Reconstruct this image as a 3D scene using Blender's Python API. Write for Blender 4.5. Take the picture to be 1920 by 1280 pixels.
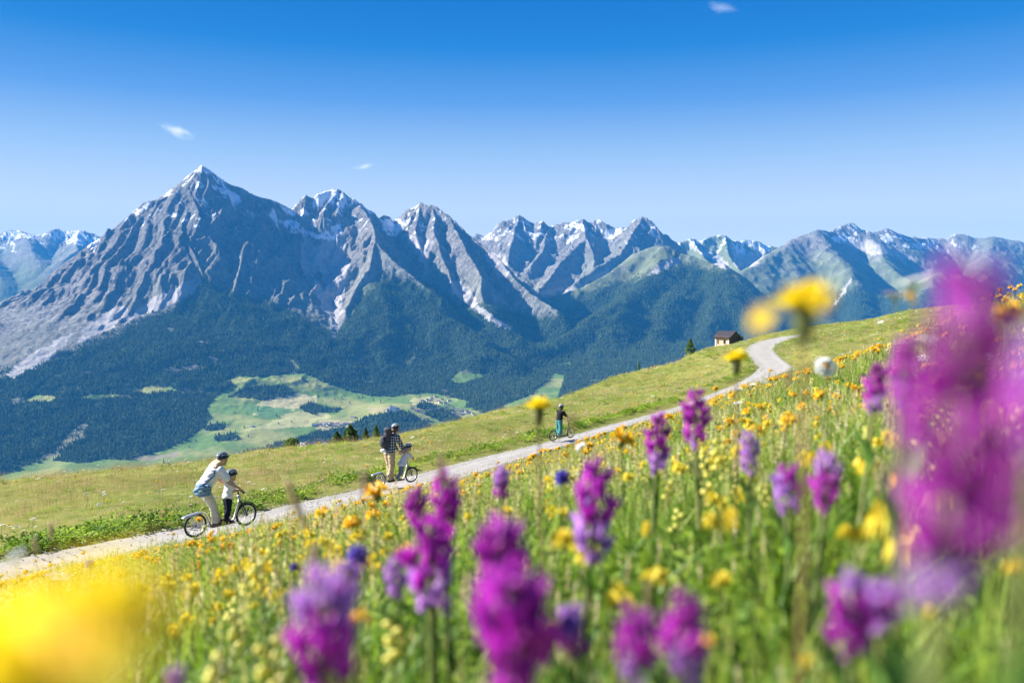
import bpy, bmesh, math, random
import numpy as np
from mathutils import Vector, Matrix
for _o in list(bpy.data.objects): bpy.data.objects.remove(_o)
SC = bpy.context.scene
COL = SC.collection
R = math.radians
RNG = np.random.default_rng(7)
random.seed(7)

# ------------------------------------------------------------------ camera
FPX = 1600.0                       # focal length in pixels of a 1920 wide frame
PITCH = math.atan(100/1600)
cam = bpy.data.objects.new('camera', bpy.data.cameras.new('camera')); COL.objects.link(cam)
cam.location = (0, 0, 0)
cam.rotation_euler = (math.pi/2 - PITCH, 0, 0)
cam.data.sensor_width = 36; cam.data.lens = 30
cam.data.clip_start = 0.02; cam.data.clip_end = 80000
cam.data.dof.use_dof = True
cam.data.dof.focus_distance = 28.0
cam.data.dof.aperture_fstop = 2.8
SC.camera = cam

# ------------------------------------------------------------------ light
EXPO, SKYW = 1.58, 0.10
SUN_EL, SUN_AZ = R(31), R(-78)      # azimuth measured from +Y (view direction), negative = left
SUNV = Vector((math.sin(SUN_AZ)*math.cos(SUN_EL), math.cos(SUN_AZ)*math.cos(SUN_EL), math.sin(SUN_EL)))
w = bpy.data.worlds.new('World'); SC.world = w; w.use_nodes = True
wn = w.node_tree; wn.nodes.clear()
sky = wn.nodes.new('ShaderNodeTexSky'); sky.sky_type = 'NISHITA'; sky.sun_disc = False
sky.sun_elevation = SUN_EL; sky.sun_rotation = SUN_AZ
sky.altitude = 2100; sky.air_density = 1.0; sky.dust_density = 0.6; sky.ozone_density = 3.0
hsv = wn.nodes.new('ShaderNodeHueSaturation'); hsv.inputs['Saturation'].default_value = 1.12; hsv.inputs['Value'].default_value = 1.0
bg = wn.nodes.new('ShaderNodeBackground'); bg.inputs['Strength'].default_value = SKYW
wo = wn.nodes.new('ShaderNodeOutputWorld')
def _srgb(c): return tuple(((v/255+.055)/1.055)**2.4 if v > 10 else v/255/12.92 for v in c)
_tc = wn.nodes.new('ShaderNodeTexCoord'); _sx = wn.nodes.new('ShaderNodeSeparateXYZ'); wn.links.new(_tc.outputs['Generated'], _sx.inputs[0])
_rp = wn.nodes.new('ShaderNodeValToRGB'); _el = _rp.color_ramp.elements; _st = [(0, (250,250,246)), (.03, (243,246,245)), (.09, (222,232,242)), (.15, (168,201,236)), (.208, (100,158,226)), (.264, (30,128,210)), (.33, (0,106,196)), (.5, (0,84,175)), (1, (0,66,150))]
while len(_el) < len(_st): _el.new(.5)
for _e, (_p, _c) in zip(_el, _st): _e.position = _p; _e.color = (*_srgb(_c), 1)
wn.links.new(_sx.outputs[2], _rp.inputs[0])
_s1 = wn.nodes.new('ShaderNodeVectorMath'); _s1.operation = 'SCALE'; _s1.inputs[3].default_value = 1/(SKYW*2**EXPO); wn.links.new(_rp.outputs[0], _s1.inputs[0])
_mx = wn.nodes.new('ShaderNodeMix'); _mx.data_type = 'RGBA'; _mx.inputs[0].default_value = .98
wn.links.new(sky.outputs[0], hsv.inputs['Color']); wn.links.new(hsv.outputs[0], _mx.inputs[6]); wn.links.new(_s1.outputs[0], _mx.inputs[7]); wn.links.new(_mx.outputs[2], bg.inputs[0]); wn.links.new(bg.outputs[0], wo.inputs[0])
sun = bpy.data.objects.new('sun', bpy.data.lights.new('sun', 'SUN')); COL.objects.link(sun)
sun.data.energy = 5.0; sun.data.angle = R(0.5); sun.data.color = (1, 0.95, 0.87)
sun.rotation_euler = SUNV.to_track_quat('Z', 'Y').to_euler()
SC.view_settings.view_transform = 'Standard'; SC.view_settings.look = 'None'
SC.view_settings.gamma = 1; SC.view_settings.use_curve_mapping = False
SC.view_settings.exposure = EXPO
SC.render.engine = 'CYCLES'
SC.cycles.max_bounces = 6; SC.cycles.diffuse_bounces = 3; SC.cycles.volume_bounces = 0
SC.cycles.transparent_max_bounces = 16; SC.cycles.transmission_bounces = 3

# ------------------------------------------------------------------ helpers
CP, SP = math.cos(PITCH), math.sin(PITCH)
def P(px, py, Y):
    """point at depth Y (metres along +Y) seen at pixel px,py of the 1920x1280 frame"""
    u = (px-960)/FPX; v = (640-py)/FPX
    dy = CP + v*SP; dz = -SP + v*CP
    return (u/dy*Y, Y, dz/dy*Y)
def PIX(x, y, z):
    f = y*CP - z*SP; up = y*SP + z*CP
    return 960 + FPX*x/f, 640 - FPX*up/f

_perm = np.random.default_rng(3).permutation(256).astype(np.int64); _perm = np.concatenate([_perm, _perm])
_ga = np.random.default_rng(4).uniform(0, 2*np.pi, 256); _gx = np.cos(_ga); _gy = np.sin(_ga)
def perlin(x, y, seed=0):
    x = np.asarray(x, float) + seed*17.31; y = np.asarray(y, float) - seed*9.77
    ix = np.floor(x).astype(np.int64); iy = np.floor(y).astype(np.int64)
    fx = x-ix; fy = y-iy; ix &= 255; iy &= 255
    u = fx*fx*fx*(fx*(fx*6-15)+10); v = fy*fy*fy*(fy*(fy*6-15)+10)
    def g(a, b, dx, dy):
        h = _perm[_perm[(ix+a) & 255] + ((iy+b) & 255)]
        return _gx[h]*dx + _gy[h]*dy
    n00 = g(0,0,fx,fy); n10 = g(1,0,fx-1,fy); n01 = g(0,1,fx,fy-1); n11 = g(1,1,fx-1,fy-1)
    return ((n00*(1-u)+n10*u)*(1-v) + (n01*(1-u)+n11*u)*v)*1.5
def fbm(x, y, o=4, seed=0, gain=.5, lac=2.03):
    s = 0; a = 1; t = 0
    for k in range(o):
        s = s + a*perlin(x, y, seed+k*3); t += a; a *= gain; x = x*lac; y = y*lac
    return s/t
def ridged(x, y, o=4, seed=0, gain=.55, lac=2.1):
    s = 0; a = 1; t = 0; w = 1
    for k in range(o):
        n = 1-np.abs(perlin(x, y, seed+k*5)); n = n*n*w; s = s + a*n; t += a; w = np.clip(n*1.4, 0, 1); a *= gain; x = x*lac; y = y*lac
    return s/t
def sstep(a, b, x):
    t = np.clip((x-a)/(b-a), 0, 1); return t*t*(3-2*t)
def inpoly(px, py, poly):
    poly = np.asarray(poly, float); ins = np.zeros(np.shape(px), bool); n = len(poly)
    for i in range(n):
        x0, y0 = poly[i]; x1, y1 = poly[(i+1) % n]
        if y0 == y1: continue
        c = ((y0 > py) != (y1 > py)) & (px < (x1-x0)*(py-y0)/(y1-y0)+x0)
        ins ^= c
    return ins
def props(o, label=None, cat=None, group=None, kind=None):
    if label: o['label'] = label
    if cat: o['category'] = cat
    if group: o['group'] = group
    if kind: o['kind'] = kind
    return o
def mesh_obj(name, V, F, mat=None, parent=None, smooth=True, link=True):
    me = bpy.data.meshes.new(name)
    V = np.asarray(V, np.float32)
    if isinstance(F, np.ndarray):
        n, k = F.shape
        me.vertices.add(len(V)); me.vertices.foreach_set('co', V.ravel())
        me.loops.add(n*k); me.loops.foreach_set('vertex_index', F.astype(np.int32).ravel())
        me.polygons.add(n); me.polygons.foreach_set('loop_start', np.arange(0, n*k, k, dtype=np.int32))
        me.update(calc_edges=True)
    else:
        me.from_pydata([tuple(map(float, v)) for v in V], [], F); me.update()
    if smooth: me.polygons.foreach_set('use_smooth', np.ones(len(me.polygons), bool))
    if mat is not None:
        for m in (mat if isinstance(mat, (list, tuple)) else [mat]): me.materials.append(m)
    o = bpy.data.objects.new(name, me)
    if link: COL.objects.link(o)
    if parent is not None: o.parent = parent
    return o
def grid_faces(nr, nc):
    i = np.arange(nr*nc).reshape(nr, nc)
    return np.stack([i[:-1,:-1], i[:-1,1:], i[1:,1:], i[1:,:-1]], -1).reshape(-1, 4)
def attr(me, name, vals):
    vals = np.asarray(vals, np.float32)
    if vals.ndim == 1:
        a = me.attributes.new(name, 'FLOAT', 'POINT'); a.data.foreach_set('value', vals)
    else:
        a = me.attributes.new(name, 'FLOAT_COLOR', 'POINT')
        c = np.ones((len(vals), 4), np.float32); c[:, :3] = vals; a.data.foreach_set('color', c.ravel())
class NT:
    def __init__(s, name):
        s.m = bpy.data.materials.new(name); s.m.use_nodes = True; s.t = s.m.node_tree; s.t.nodes.clear()
        s.out = s.t.nodes.new('ShaderNodeOutputMaterial')
    def n(s, typ, **kw):
        nd = s.t.nodes.new('ShaderNode'+typ)
        for k, v in kw.items():
            if k in nd.inputs: s.put(nd.inputs[k], v)
            else: setattr(nd, k, v)
        return nd
    def put(s, sock, v):
        if isinstance(v, bpy.types.NodeSocket): s.t.links.new(v, sock)
        else:
            if hasattr(sock.default_value, '__len__') and len(sock.default_value) == 4 and len(v) == 3: v = (*v, 1)
            sock.default_value = v
    def mix(s, f, a, b, blend='MIX'):
        nd = s.t.nodes.new('ShaderNodeMix'); nd.data_type = 'RGBA'; nd.blend_type = blend
        s.put(nd.inputs[0], f); s.put(nd.inputs[6], a); s.put(nd.inputs[7], b); return nd.outputs[2]
    def math(s, op, a, b=0.0, clamp=False):
        nd = s.t.nodes.new('ShaderNodeMath'); nd.operation = op; nd.use_clamp = clamp
        s.put(nd.inputs[0], a); s.put(nd.inputs[1], b); return nd.outputs[0]
    def ramp(s, f, stops):
        nd = s.t.nodes.new('ShaderNodeValToRGB'); e = nd.color_ramp.elements
        while len(e) < len(stops): e.new(0.5)
        for el, (p, c) in zip(e, stops):
            el.position = p; el.color = (*c, 1) if len(c) == 3 else c
        s.put(nd.inputs[0], f); return nd.outputs[0]
    def noise(s, scale, vec=None, detail=4, rough=.55, dim='3D'):
        nd = s.t.nodes.new('ShaderNodeTexNoise'); nd.inputs['Scale'].default_value = scale
        nd.inputs['Detail'].default_value = detail; nd.inputs['Roughness'].default_value = rough
        if vec is not None: s.t.links.new(vec, nd.inputs['Vector'])
        return nd.outputs[0]
    def pos(s): return s.n('NewGeometry').outputs['Position']
    def at(s, name, out='Fac'):
        nd = s.t.nodes.new('ShaderNodeAttribute'); nd.attribute_name = name; return nd.outputs[out]
    def bump(s, h, strength, dist):
        return s.n('Bump', Height=h, Strength=strength, Distance=dist).outputs[0]
    def bsdf(s, color, rough=.7, normal=None, spec=.3, metal=0.0, **kw):
        b = s.t.nodes.new('ShaderNodeBsdfPrincipled'); s.put(b.inputs['Base Color'], color); s.put(b.inputs['Roughness'], rough)
        b.inputs['Specular IOR Level'].default_value = spec; b.inputs['Metallic'].default_value = metal
        if normal is not None: s.t.links.new(normal, b.inputs['Normal'])
        for k, v in kw.items(): s.put(b.inputs[k], v)
        s.t.links.new(b.outputs[0], s.out.inputs[0]); return b
    def leafy(s, color, trans=.35, normal=None, rough=.6, tcol=None):
        d = s.n('BsdfDiffuse', Color=color); t = s.n('BsdfTranslucent', Color=tcol if tcol is not None else color)
        if normal is not None: s.t.links.new(normal, d.inputs['Normal'])
        m = s.n('MixShader'); s.put(m.inputs[0], trans); s.t.links.new(d.outputs[0], m.inputs[1]); s.t.links.new(t.outputs[0], m.inputs[2])
        g = s.n('BsdfGlossy', Roughness=rough, Color=(1,1,1)); m2 = s.n('MixShader'); m2.inputs[0].default_value = .03
        s.t.links.new(m.outputs[0], m2.inputs[1]); s.t.links.new(g.outputs[0], m2.inputs[2])
        s.t.links.new(m2.outputs[0], s.out.inputs[0]); return m2
def plain(name, color, rough=.6, metal=0.0, var=.12, scale=20, spec=.3):
    """a procedural material: base colour broken up by a soft noise and a little bump"""
    t = NT(name); tc = t.n('TexCoord').outputs['Object']
    f = t.noise(scale, tc, 3); c0 = tuple(min(1, c*(1-var)) for c in color); c1 = tuple(min(1, c*(1+var)) for c in color)
    t.bsdf(t.ramp(f, [(.3, c0), (.7, c1)]), rough, metal=metal, spec=spec, normal=t.bump(f, .15, .01)); return t.m

def tps_fit(pts):
    pts = np.asarray(pts, float); X = pts[:, :2]; z = pts[:, 2]; n = len(X)
    d = np.linalg.norm(X[:, None]-X[None], axis=2); K = np.where(d > 0, d*d*np.log(d+1e-9), 0)
    K += np.eye(n)*1e-3
    Pm = np.c_[np.ones(n), X]; A = np.zeros((n+3, n+3)); A[:n,:n] = K; A[:n,n:] = Pm; A[n:,:n] = Pm.T
    s = np.linalg.solve(A, np.r_[z, 0, 0, 0]); return X, s
def tps_eval(fit, x, y):
    X, s = fit; n = len(X); out = s[n] + s[n+1]*x + s[n+2]*y
    for i in range(n):
        d2 = (x-X[i,0])**2 + (y-X[i,1])**2
        out = out + s[i]*np.where(d2 > 0, .5*d2*np.log(d2+1e-12), 0)
    return out

# ------------------------------------------------------------------ mountains and valley
K_ = 1000
# each ridge: (group, slope, rockiness, [(px,py,Y km)...])
RIDGES = [
 # A main left mountain
 ('A', .95, 1, [(378,309,7.6),(340,333,7.6),(318,352,7.62),(290,372,7.65),(262,380,7.6),(240,402,7.6),(215,426,7.6),(180,455,7.55),(120,500,7.5),(60,548,7.4),(0,603,7.3),(-110,700,7.2),(-220,790,7.0)]),
 ('A', .95, 1, [(378,309,7.6),(405,325,7.65),(432,343,7.7),(455,350,7.75),(480,366,7.8),(520,379,7.9),(552,394,8.0)]),
 ('A', .85, 1, [(378,309,7.6),(352,352,7.4),(366,400,7.1),(345,450,6.85),(372,490,6.6),(382,512,6.5)]),
 ('A', .85, 1, [(240,402,7.5),(215,460,7.1),(160,520,6.7),(100,590,6.3),(30,660,5.95)]),
 ('A', .9, 1, [(180,455,7.55),(130,520,7.1),(70,590,6.6),(0,655,6.2),(-60,700,6.0)]),
 ('A', .9, 1, [(60,548,7.4),(20,610,6.9),(-30,670,6.5)]),
 ('A', .9, 1, [(310,365,7.5),(275,430,7.1),(235,500,6.75),(180,570,6.4),(130,625,6.15)]),
 ('A', .9, 1, [(352,400,7.15),(318,460,6.85),(290,520,6.6),(262,560,6.42)]),
 ('A', .9, 1, [(372,470,6.75),(345,520,6.55),(325,545,6.45)]),
 ('A', .9, 1, [(480,366,7.8),(520,430,7.5),(560,490,7.2),(595,545,6.9),(622,598,6.5)]),
 ('Af', .5, 0, [(382,512,6.5),(400,545,6.3),(430,600,6.0),(450,650,5.75)]),
 ('Af', .5, 0, [(382,512,6.5),(330,560,6.3),(240,610,6.05),(130,655,5.85),(20,700,5.65)]),
 ('Af', .5, 0, [(400,545,6.3),(480,570,6.2),(560,592,6.1),(600,620,6.0)]),
 # B
 ('B', .95, 1, [(552,394,8.0),(562,376,8.05),(572,366,8.1),(585,372,8.1),(600,362,8.15),(618,357,8.2),(632,354,8.2),(645,362,8.15),(668,380,8.1),(690,396,8.1),(705,408,8.1),(716,401,8.2),(726,402,8.3),(738,412,8.3)]),
 ('B', .9, 1, [(668,380,8.1),(688,410,7.8),(697,432,7.5),(703,450,7.3)]),
 ('B', .85, .9, [(703,450,7.3),(690,500,6.95),(668,545,6.65),(648,580,6.45)]),
 ('B', .8, .8, [(703,450,7.3),(740,490,7.05),(775,520,6.85),(830,555,6.6)]),
 ('B', .9, 1, [(632,354,8.2),(610,400,7.9),(600,425,7.75)]),
 ('Bf', .5, 0, [(712,520,6.75),(715,570,6.45),(720,640,6.05),(735,700,5.65)]),
 ('Bf', .5, 0, [(760,540,6.7),(830,585,6.4),(900,630,6.1),(950,665,5.9)]),
 ('Bf', .5, 0, [(690,560,6.5),(660,620,6.15),(640,670,5.85)]),
 # C
 ('C', .95, 1, [(738,412,8.3),(752,406,8.3),(765,394,8.3),(778,388,8.3),(792,380,8.3),(805,386,8.25),(815,384,8.25),(830,394,8.2),(848,406,8.1),(875,432,7.95),(905,462,7.8),(950,506,7.5),(1000,552,7.2),(1042,580,6.95)]),
 ('C', .95, 1, [(848,406,8.1),(862,450,7.75),(880,485,7.45),(908,520,7.15),(912,560,6.85)]),
 ('C', .9, 1, [(815,384,8.25),(822,440,7.85),(835,490,7.5),(850,535,7.15)]),
 ('C', .9, 1, [(792,380,8.3),(782,430,7.95),(795,470,7.7)]),
 ('Cf', .5, 0, [(912,560,6.85),(930,600,6.55),(970,640,6.25)]),
 # D
 ('D', .9, 1, [(890,438,10.6),(910,440,10.6),(922,434,10.6),(938,416,10.5),(955,410,10.5),(972,403,10.5),(985,410,10.5),(1000,418,10.5),(1015,414,10.4),(1030,426,10.4),(1050,420,10.4),(1072,417,10.4),(1090,410,10.4),(1103,416,10.4),(1120,411,10.4),(1135,420,10.3),(1155,426,10.3),(1172,428,10.2),(1190,412,10.1),(1210,404,10.0),(1225,410,9.95),(1240,428,9.85),(1255,448,9.8),(1272,452,9.9)]),
 ('D', .85, 1, [(972,403,10.5),(965,450,10.0),(955,490,9.6)]),
 ('D', .85, 1, [(1090,410,10.4),(1092,445,9.9),(1060,480,9.5),(1030,515,9.1),(1010,540,8.8)]),
 ('D', .85, 1, [(1030,426,10.4),(1020,460,10.0),(1000,500,9.5)]),
 ('D', .85, 1, [(1210,404,10.0),(1185,440,9.6),(1160,475,9.3),(1110,505,8.9),(1080,530,8.6)]),
 ('D', .85, 1, [(1092,445,9.9),(1110,480,9.5),(1110,520,9.0)]),
 # E green mountain
 ('E', .7, .3, [(1215,462,8.4),(1250,454,8.3),(1285,468,8.2),(1310,476,8.1),(1335,486,8.0),(1355,490,7.9),(1385,520,7.7),(1410,548,7.5),(1435,590,7.2),(1470,640,6.9)]),
 ('E', .6, .2, [(1215,462,8.4),(1165,490,8.2),(1120,515,8.0),(1060,545,7.8),(1010,560,7.7)]),
 ('E', .6, .1, [(1250,454,8.3),(1222,500,7.8),(1180,550,7.3),(1150,600,6.8),(1135,650,6.4),(1120,720,5.9)]),
 ('E', .6, 0, [(1180,550,7.3),(1110,590,6.9),(1050,625,6.5),(1000,665,6.15),(940,715,5.75)]),
 ('E', .65, .2, [(1335,486,8.0),(1340,540,7.5),(1325,600,7.0),(1300,650,6.6)]),
 ('E', .65, .1, [(1285,468,8.2),(1275,520,7.7),(1240,580,7.1),(1225,640,6.6)]),
 ('E', .65, .1, [(1355,490,7.9),(1385,570,7.2),(1400,640,6.7)]),
 # F
 ('F', .8, 1, [(1272,452,12.5),(1300,446,12.6),(1320,450,12.6),(1335,443,12.8),(1358,439,12.8),(1372,450,12.8),(1400,450,13),(1425,452,13),(1450,463,13),(1500,470,13)]),
 ('F', .8, 1, [(1358,439,12.8),(1370,480,12.0),(1390,505,11.4)]),
 ('F', .8, 1, [(1300,446,12.6),(1315,480,12.0),(1340,500,11.6)]),
 # G right massif
 ('G', .62, .15, [(1365,520,9.4),(1400,498,9.7),(1440,474,10.1),(1480,450,10.6),(1505,434,10.9),(1528,424,11.0)]),
 ('G', .75, .6, [(1528,424,11.0),(1545,430,11.1),(1562,432,11.3),(1580,420,11.5),(1600,413,11.6),(1618,428,11.6),(1635,430,11.5),(1650,432,11.5),(1667,424,11.6),(1682,434,11.7),(1715,442,11.8),(1745,444,12),(1775,446,12),(1790,435,12),(1808,436,12),(1822,440,12)]),
 ('G', .62, .2, [(1822,440,12),(1855,434,12),(1890,441,12),(1930,450,12),(2050,470,12)]),
 ('G', .6, .1, [(1528,424,11.0),(1560,470,10.2),(1600,510,9.6),(1620,560,9.0),(1600,610,8.4)]),
 ('G', .6, .3, [(1635,430,11.5),(1660,480,10.6),(1700,520,10.0),(1720,570,9.4)]),
 ('G', .6, 0, [(1480,450,10.6),(1490,500,9.8),(1500,550,9.1),(1490,600,8.6)]),
 ('G', .55, 0, [(1440,474,10.1),(1430,530,9.3),(1440,580,8.6)]),
 ('G', .6, .1, [(1855,434,12),(1850,490,11),(1830,540,10.2)]),
 ('I', .55, .1, [(1760,498,9.2),(1800,505,9.1),(1850,535,8.9),(1930,590,8.6)]),
 ('I', .55, .1, [(1760,498,9.2),(1730,560,8.6),(1700,620,8.2)]),
 # H far left
 ('H', .7, .8, [(-150,440,13.5),(-60,425,13.5),(0,436,13.6),(25,430,13.6),(48,431,13.6),(70,440,13.6),(95,430,13.6),(112,428,13.7),(130,432,13.7),(160,431,13.7),(185,440,13.7),(260,460,13.7)]),
 ('H', .6, .3, [(48,431,13.6),(60,465,12.8),(75,500,12.1)]),
 ('H', .6, .3, [(-60,425,13.5),(-20,480,12.5),(10,520,11.7)]),
 ('H', .6, .4, [(150,432,13.7),(140,465,12.8),(120,480,12.2)]),
 ('J', .55, .1, [(220,470,10.8),(150,490,10.2),(90,520,9.7),(30,560,9.2),(-40,600,8.7)]),
]
BASE_PTS = [P(*a) for a in [(-300,960,3900),(0,893,4000),(150,880,3950),(300,850,4200),(400,800,4600),(500,790,4650),(600,797,4700),(650,740,5300),
  (840,762,5100),(930,765,5000),(450,720,5500),(200,742,5200),(60,745,5200),(870,703,5800),(560,705,5650),(-100,720,5500),(1000,740,5200),(740,752,5150),
  (300,690,5700),(300,770,4850),(150,800,4700),(1015,695,5900),(770,790,4800),(690,815,4500)]]
BASE_PTS += [(-3000,3300,-960),(-1500,3300,-960),(0,3300,-960),(1500,3300,-900),(3500,3800,-800),(3000,6000,-650),(5000,7500,-600),(6500,9000,-500),(-5500,5000,-850),
  (-5000,8000,-500),(-9000,9000,-400),(-6000,12000,-300),(0,9000,-100),(0,14000,100),(5500,10500,-300),(9000,14000,0),(-4000,2600,-900),(0,2600,-900),(4000,2600,-800),(1000,7300,-330),(800,8200,-200),(2900,8500,-350)]
nA, yA = 1180, []
yy = 2900.0
while yy < 14300:
    yA.append(yy); yy += 26 if yy < 3700 else (11 if yy < 5600 else (11.5 if yy < 8400 else (24 if yy < 11000 else 34)))
yA = np.array(yA); uA = np.linspace(-0.69, 0.69, nA)
GX = (uA[None, :]*yA[:, None]); GY = np.repeat(yA[:, None], nA, 1)
bfit = tps_fit(np.array(BASE_PTS)/1000.0)
cs = (slice(None, None, 6), slice(None, None, 6))
# evaluate base on a coarse grid and interpolate
def coarse(fn, st=8):
    ri = np.unique(np.r_[np.arange(0, len(yA), st), len(yA)-1]); ci = np.unique(np.r_[np.arange(0, nA, st), nA-1])
    c = fn(GX[np.ix_(ri, ci)], GY[np.ix_(ri, ci)])
    t = np.array([np.interp(np.arange(nA), ci, row) for row in c])
    return np.array([np.interp(np.arange(len(yA)), ri, t[:, j]) for j in range(nA)]).T
BASE = coarse(lambda x, y: tps_eval(bfit, x/1000, y/1000))*1000
WX = GX + 85*fbm(GX/750, GY/750, 2, 1) + 9*fbm(GX/110, GY/110, 3, 2)
WY = GY + 85*fbm(GX/750, GY/750, 2, 11) + 9*fbm(GX/110, GY/110, 3, 12)
GN = sorted(set(r[0] for r in RIDGES))
H = np.full(GX.shape, -1e9); GI = np.full(GX.shape, -1, np.int16); RK = np.zeros(GX.shape); SS = np.zeros(GX.shape); DD = np.full(GX.shape, 3000.0)
for ri, (g, k, rock, pl) in enumerate(RIDGES):
    pts = [np.array(P(a, b, c*K_)) for a, b, c in pl]; s0 = ri*5000.0
    L = 1100.0 if rock > .5 else 2000.0
    for p, q in zip(pts[:-1], pts[1:]):
        m = 3600 if rock > .5 else 2600
        r0 = np.searchsorted(yA, min(p[1], q[1])-m); r1 = np.searchsorted(yA, max(p[1], q[1])+m)
        if r1 <= r0: continue
        ymid = .5*(yA[r0]+yA[min(r1, len(yA)-1)])
        ua = (min(p[0], q[0])-m)/ (max(p[1],q[1])); ub = (max(p[0], q[0])+m)/(min(p[1],q[1]))
        if ua < 0: ua = (min(p[0], q[0])-m)/(min(p[1],q[1]))
        c0 = np.searchsorted(uA, ua); c1 = np.searchsorted(uA, ub)
        if c1 <= c0: continue
        sl = (slice(r0, r1), slice(c0, c1)); x = WX[sl]; y = WY[sl]
        dx, dy = q[0]-p[0], q[1]-p[1]; L2 = dx*dx+dy*dy; ln = math.sqrt(L2)
        t = np.clip(((x-p[0])*dx+(y-p[1])*dy)/L2, 0, 1)
        d = np.hypot(x-p[0]-t*dx, y-p[1]-t*dy)
        z = p[2]+t*(q[2]-p[2]) - k*L*(1-np.exp(-d/L)) - .26*d
        up = z > H[sl]
        H[sl] = np.where(up, z, H[sl]); GI[sl] = np.where(up, GN.index(g), GI[sl]); RK[sl] = np.where(up, rock, RK[sl])
        SS[sl] = np.where(up, s0+t*ln, SS[sl]); DD[sl] = np.where(up, d, DD[sl])
        s0 += ln
# ribs and gullies running down the fall line
rib = 1-np.abs(perlin(SS/170+.35*fbm(GX/400, GY/400, 2, 5), DD/1800, 21))
rib2 = 1-np.abs(perlin(SS/48+.35*fbm(GX/120, GY/120, 2, 6), DD/700, 31))
amp = np.clip(DD*.22, 0, 1)*0 + 75*(1-np.exp(-DD/260.0))
RKs = RK
ribm = np.clip(.55+1.5*fbm(GX/900, GY/900, 2, 25), .15, 1.2)
RIB = np.where(GI == GN.index('A'), .9, 1.0)*ribm*((rib-.75)*1.45*amp*(.28+.72*RKs) + (rib2-.75)*.9*np.clip(amp, 0, 40)*(.12+1.0*RKs))
crag = (ridged(SS/150+.5*fbm(GX/200, GY/200, 3, 7), DD/420+.3*fbm(GX/300, GY/300, 2, 8), 4, 41)-.45)*80 + (ridged(GX/150, GY/150, 4, 45)-.45)*18 + (ridged(GX/55, GY/55, 3, 51)-.45)*12
H = H + RIB + crag*(.10+.9*RKs)*np.where(GI == GN.index('A'), .35, 1)*np.clip(.35+DD/300, 0, 1)
def blur(A, rr_, rc_, it=2):
    for _ in range(it):
        for ax, r_ in ((0, rr_), (1, rc_)):
            p_ = np.pad(A, [(r_+1, r_) if a == ax else (0, 0) for a in (0, 1)], mode='edge'); c_ = np.cumsum(p_, axis=ax); n_ = 2*r_+1
            A = (np.take(c_, np.arange(n_, c_.shape[ax]), axis=ax)-np.take(c_, np.arange(0, c_.shape[ax]-n_), axis=ax))/n_
    return A
strk = (ridged(GX/230+.45*fbm(GX/500, GY/500, 2, 141)+GY/2600, GY/1500, 4, 143, .5)-.5)*150 + (ridged(GX/75+.5*fbm(GX/200, GY/200, 2, 145)+GY/900, GY/480, 3, 147)-.5)*34
H = H + strk*RK*(1-np.exp(-DD/110))*sstep(-420, -150, H)*(.3+.7*sstep(-250, 60, H))*np.where(GI == GN.index('A'), .74, np.where(np.isin(GI, [GN.index('B'), GN.index('C')]), .35, 0))
isD = np.isin(GI, [GN.index('D'), GN.index('F')]); soft = np.maximum(np.clip(1.15-1.6*blur(RKs, 3, 5, 1), 0, 1), .55*blur(isD.astype(float), 2, 3, 1)*sstep(30, 160, DD))*(GI >= 0); Hc = np.maximum(H, BASE-200)
H = np.where(soft > 0, Hc*(1-soft)+soft*(blur(Hc, 4, 8)+34*fbm(GX/420, GY/420, 3, 131)+(ridged(GX/190, GY/190, 4, 135)-.45)*30+isD*(ridged(GX/330, GY/330, 4, 139)-.45)*150), H)
HB = BASE + 35*fbm(GX/700, GY/700, 4, 61) + 9*fbm(GX/150, GY/150, 3, 66)
ismtn = H > HB
a_ = 25.0
ZT = np.where(np.abs(H-HB) < a_*8, np.maximum(H, HB)+a_*np.log1p(np.exp(-np.abs(H-HB)/a_)), np.maximum(H, HB))
# keep the villages and castle hill as modelled rises
cx, cy, cz = P(742, 776, 4900)
hill = 75*np.exp(-(((GX-cx-60)/260)**2+((GY-cy+60)/200)**2)); ZT = ZT + hill
def ZAT(x, y):
    """terrain height by bilinear lookup"""
    fi = np.interp(y, yA, np.arange(len(yA))); fj = np.interp(x/y, uA, np.arange(nA))
    i = np.minimum(fi.astype(int), len(yA)-2); j = np.minimum(fj.astype(int), nA-2); a = fi-i; b = fj-j
    return (ZT[i,j]*(1-a)*(1-b)+ZT[i+1,j]*a*(1-b)+ZT[i,j+1]*(1-a)*b+ZT[i+1,j+1]*a*b)
PXg, PYg = PIX(GX, GY, ZT)
elev = ZT/GY
hor = np.maximum.accumulate(elev, 0); VIS = elev >= hor-0.0025
# slope
dzr = np.gradient(ZT, axis=0)/np.gradient(GY, axis=0); dzc = np.gradient(ZT, axis=1)/np.gradient(GX, axis=1)
SL = np.hypot(dzr, dzc)
nw = fbm(GX/160, GY/160, 4, 71); nw2 = fbm(GX/500, GY/500, 3, 75); nf = fbm(GX/45, GY/45, 3, 78)
wx = PXg + 9*fbm(GX/250, GY/250, 3, 81) + 4*nf; wy = PYg + 9*fbm(GX/250, GY/250, 3, 86) + 4*fbm(GX/45, GY/45, 3, 88)
TL = np.interp(wx, [-200,0,60,130,230,300,340,372,381,395,440,500,560,610,626,640,652,680,720,780,840,880,915,960,1010,1045,1070,1120,1180,1230,1290,1350,1390,1430,1480,1540,1620,1700,1760,1800,1920],
                   [790,700,678,658,618,590,572,545,512,530,548,566,590,610,640,610,585,556,520,530,550,580,575,585,590,596,575,545,530,510,500,505,535,560,552,548,552,560,535,530,560])
rockline = wy < TL
treeband = sstep(-14, 16, wy-TL+12*nw)          # fades in below the tree line
inA = np.isin(GI, [GN.index(g) for g in 'ABCD' if g in GN]) & ismtn
inG = np.isin(GI, [GN.index(g) for g in ('E','G','I','J','H')]) & ismtn
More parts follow.
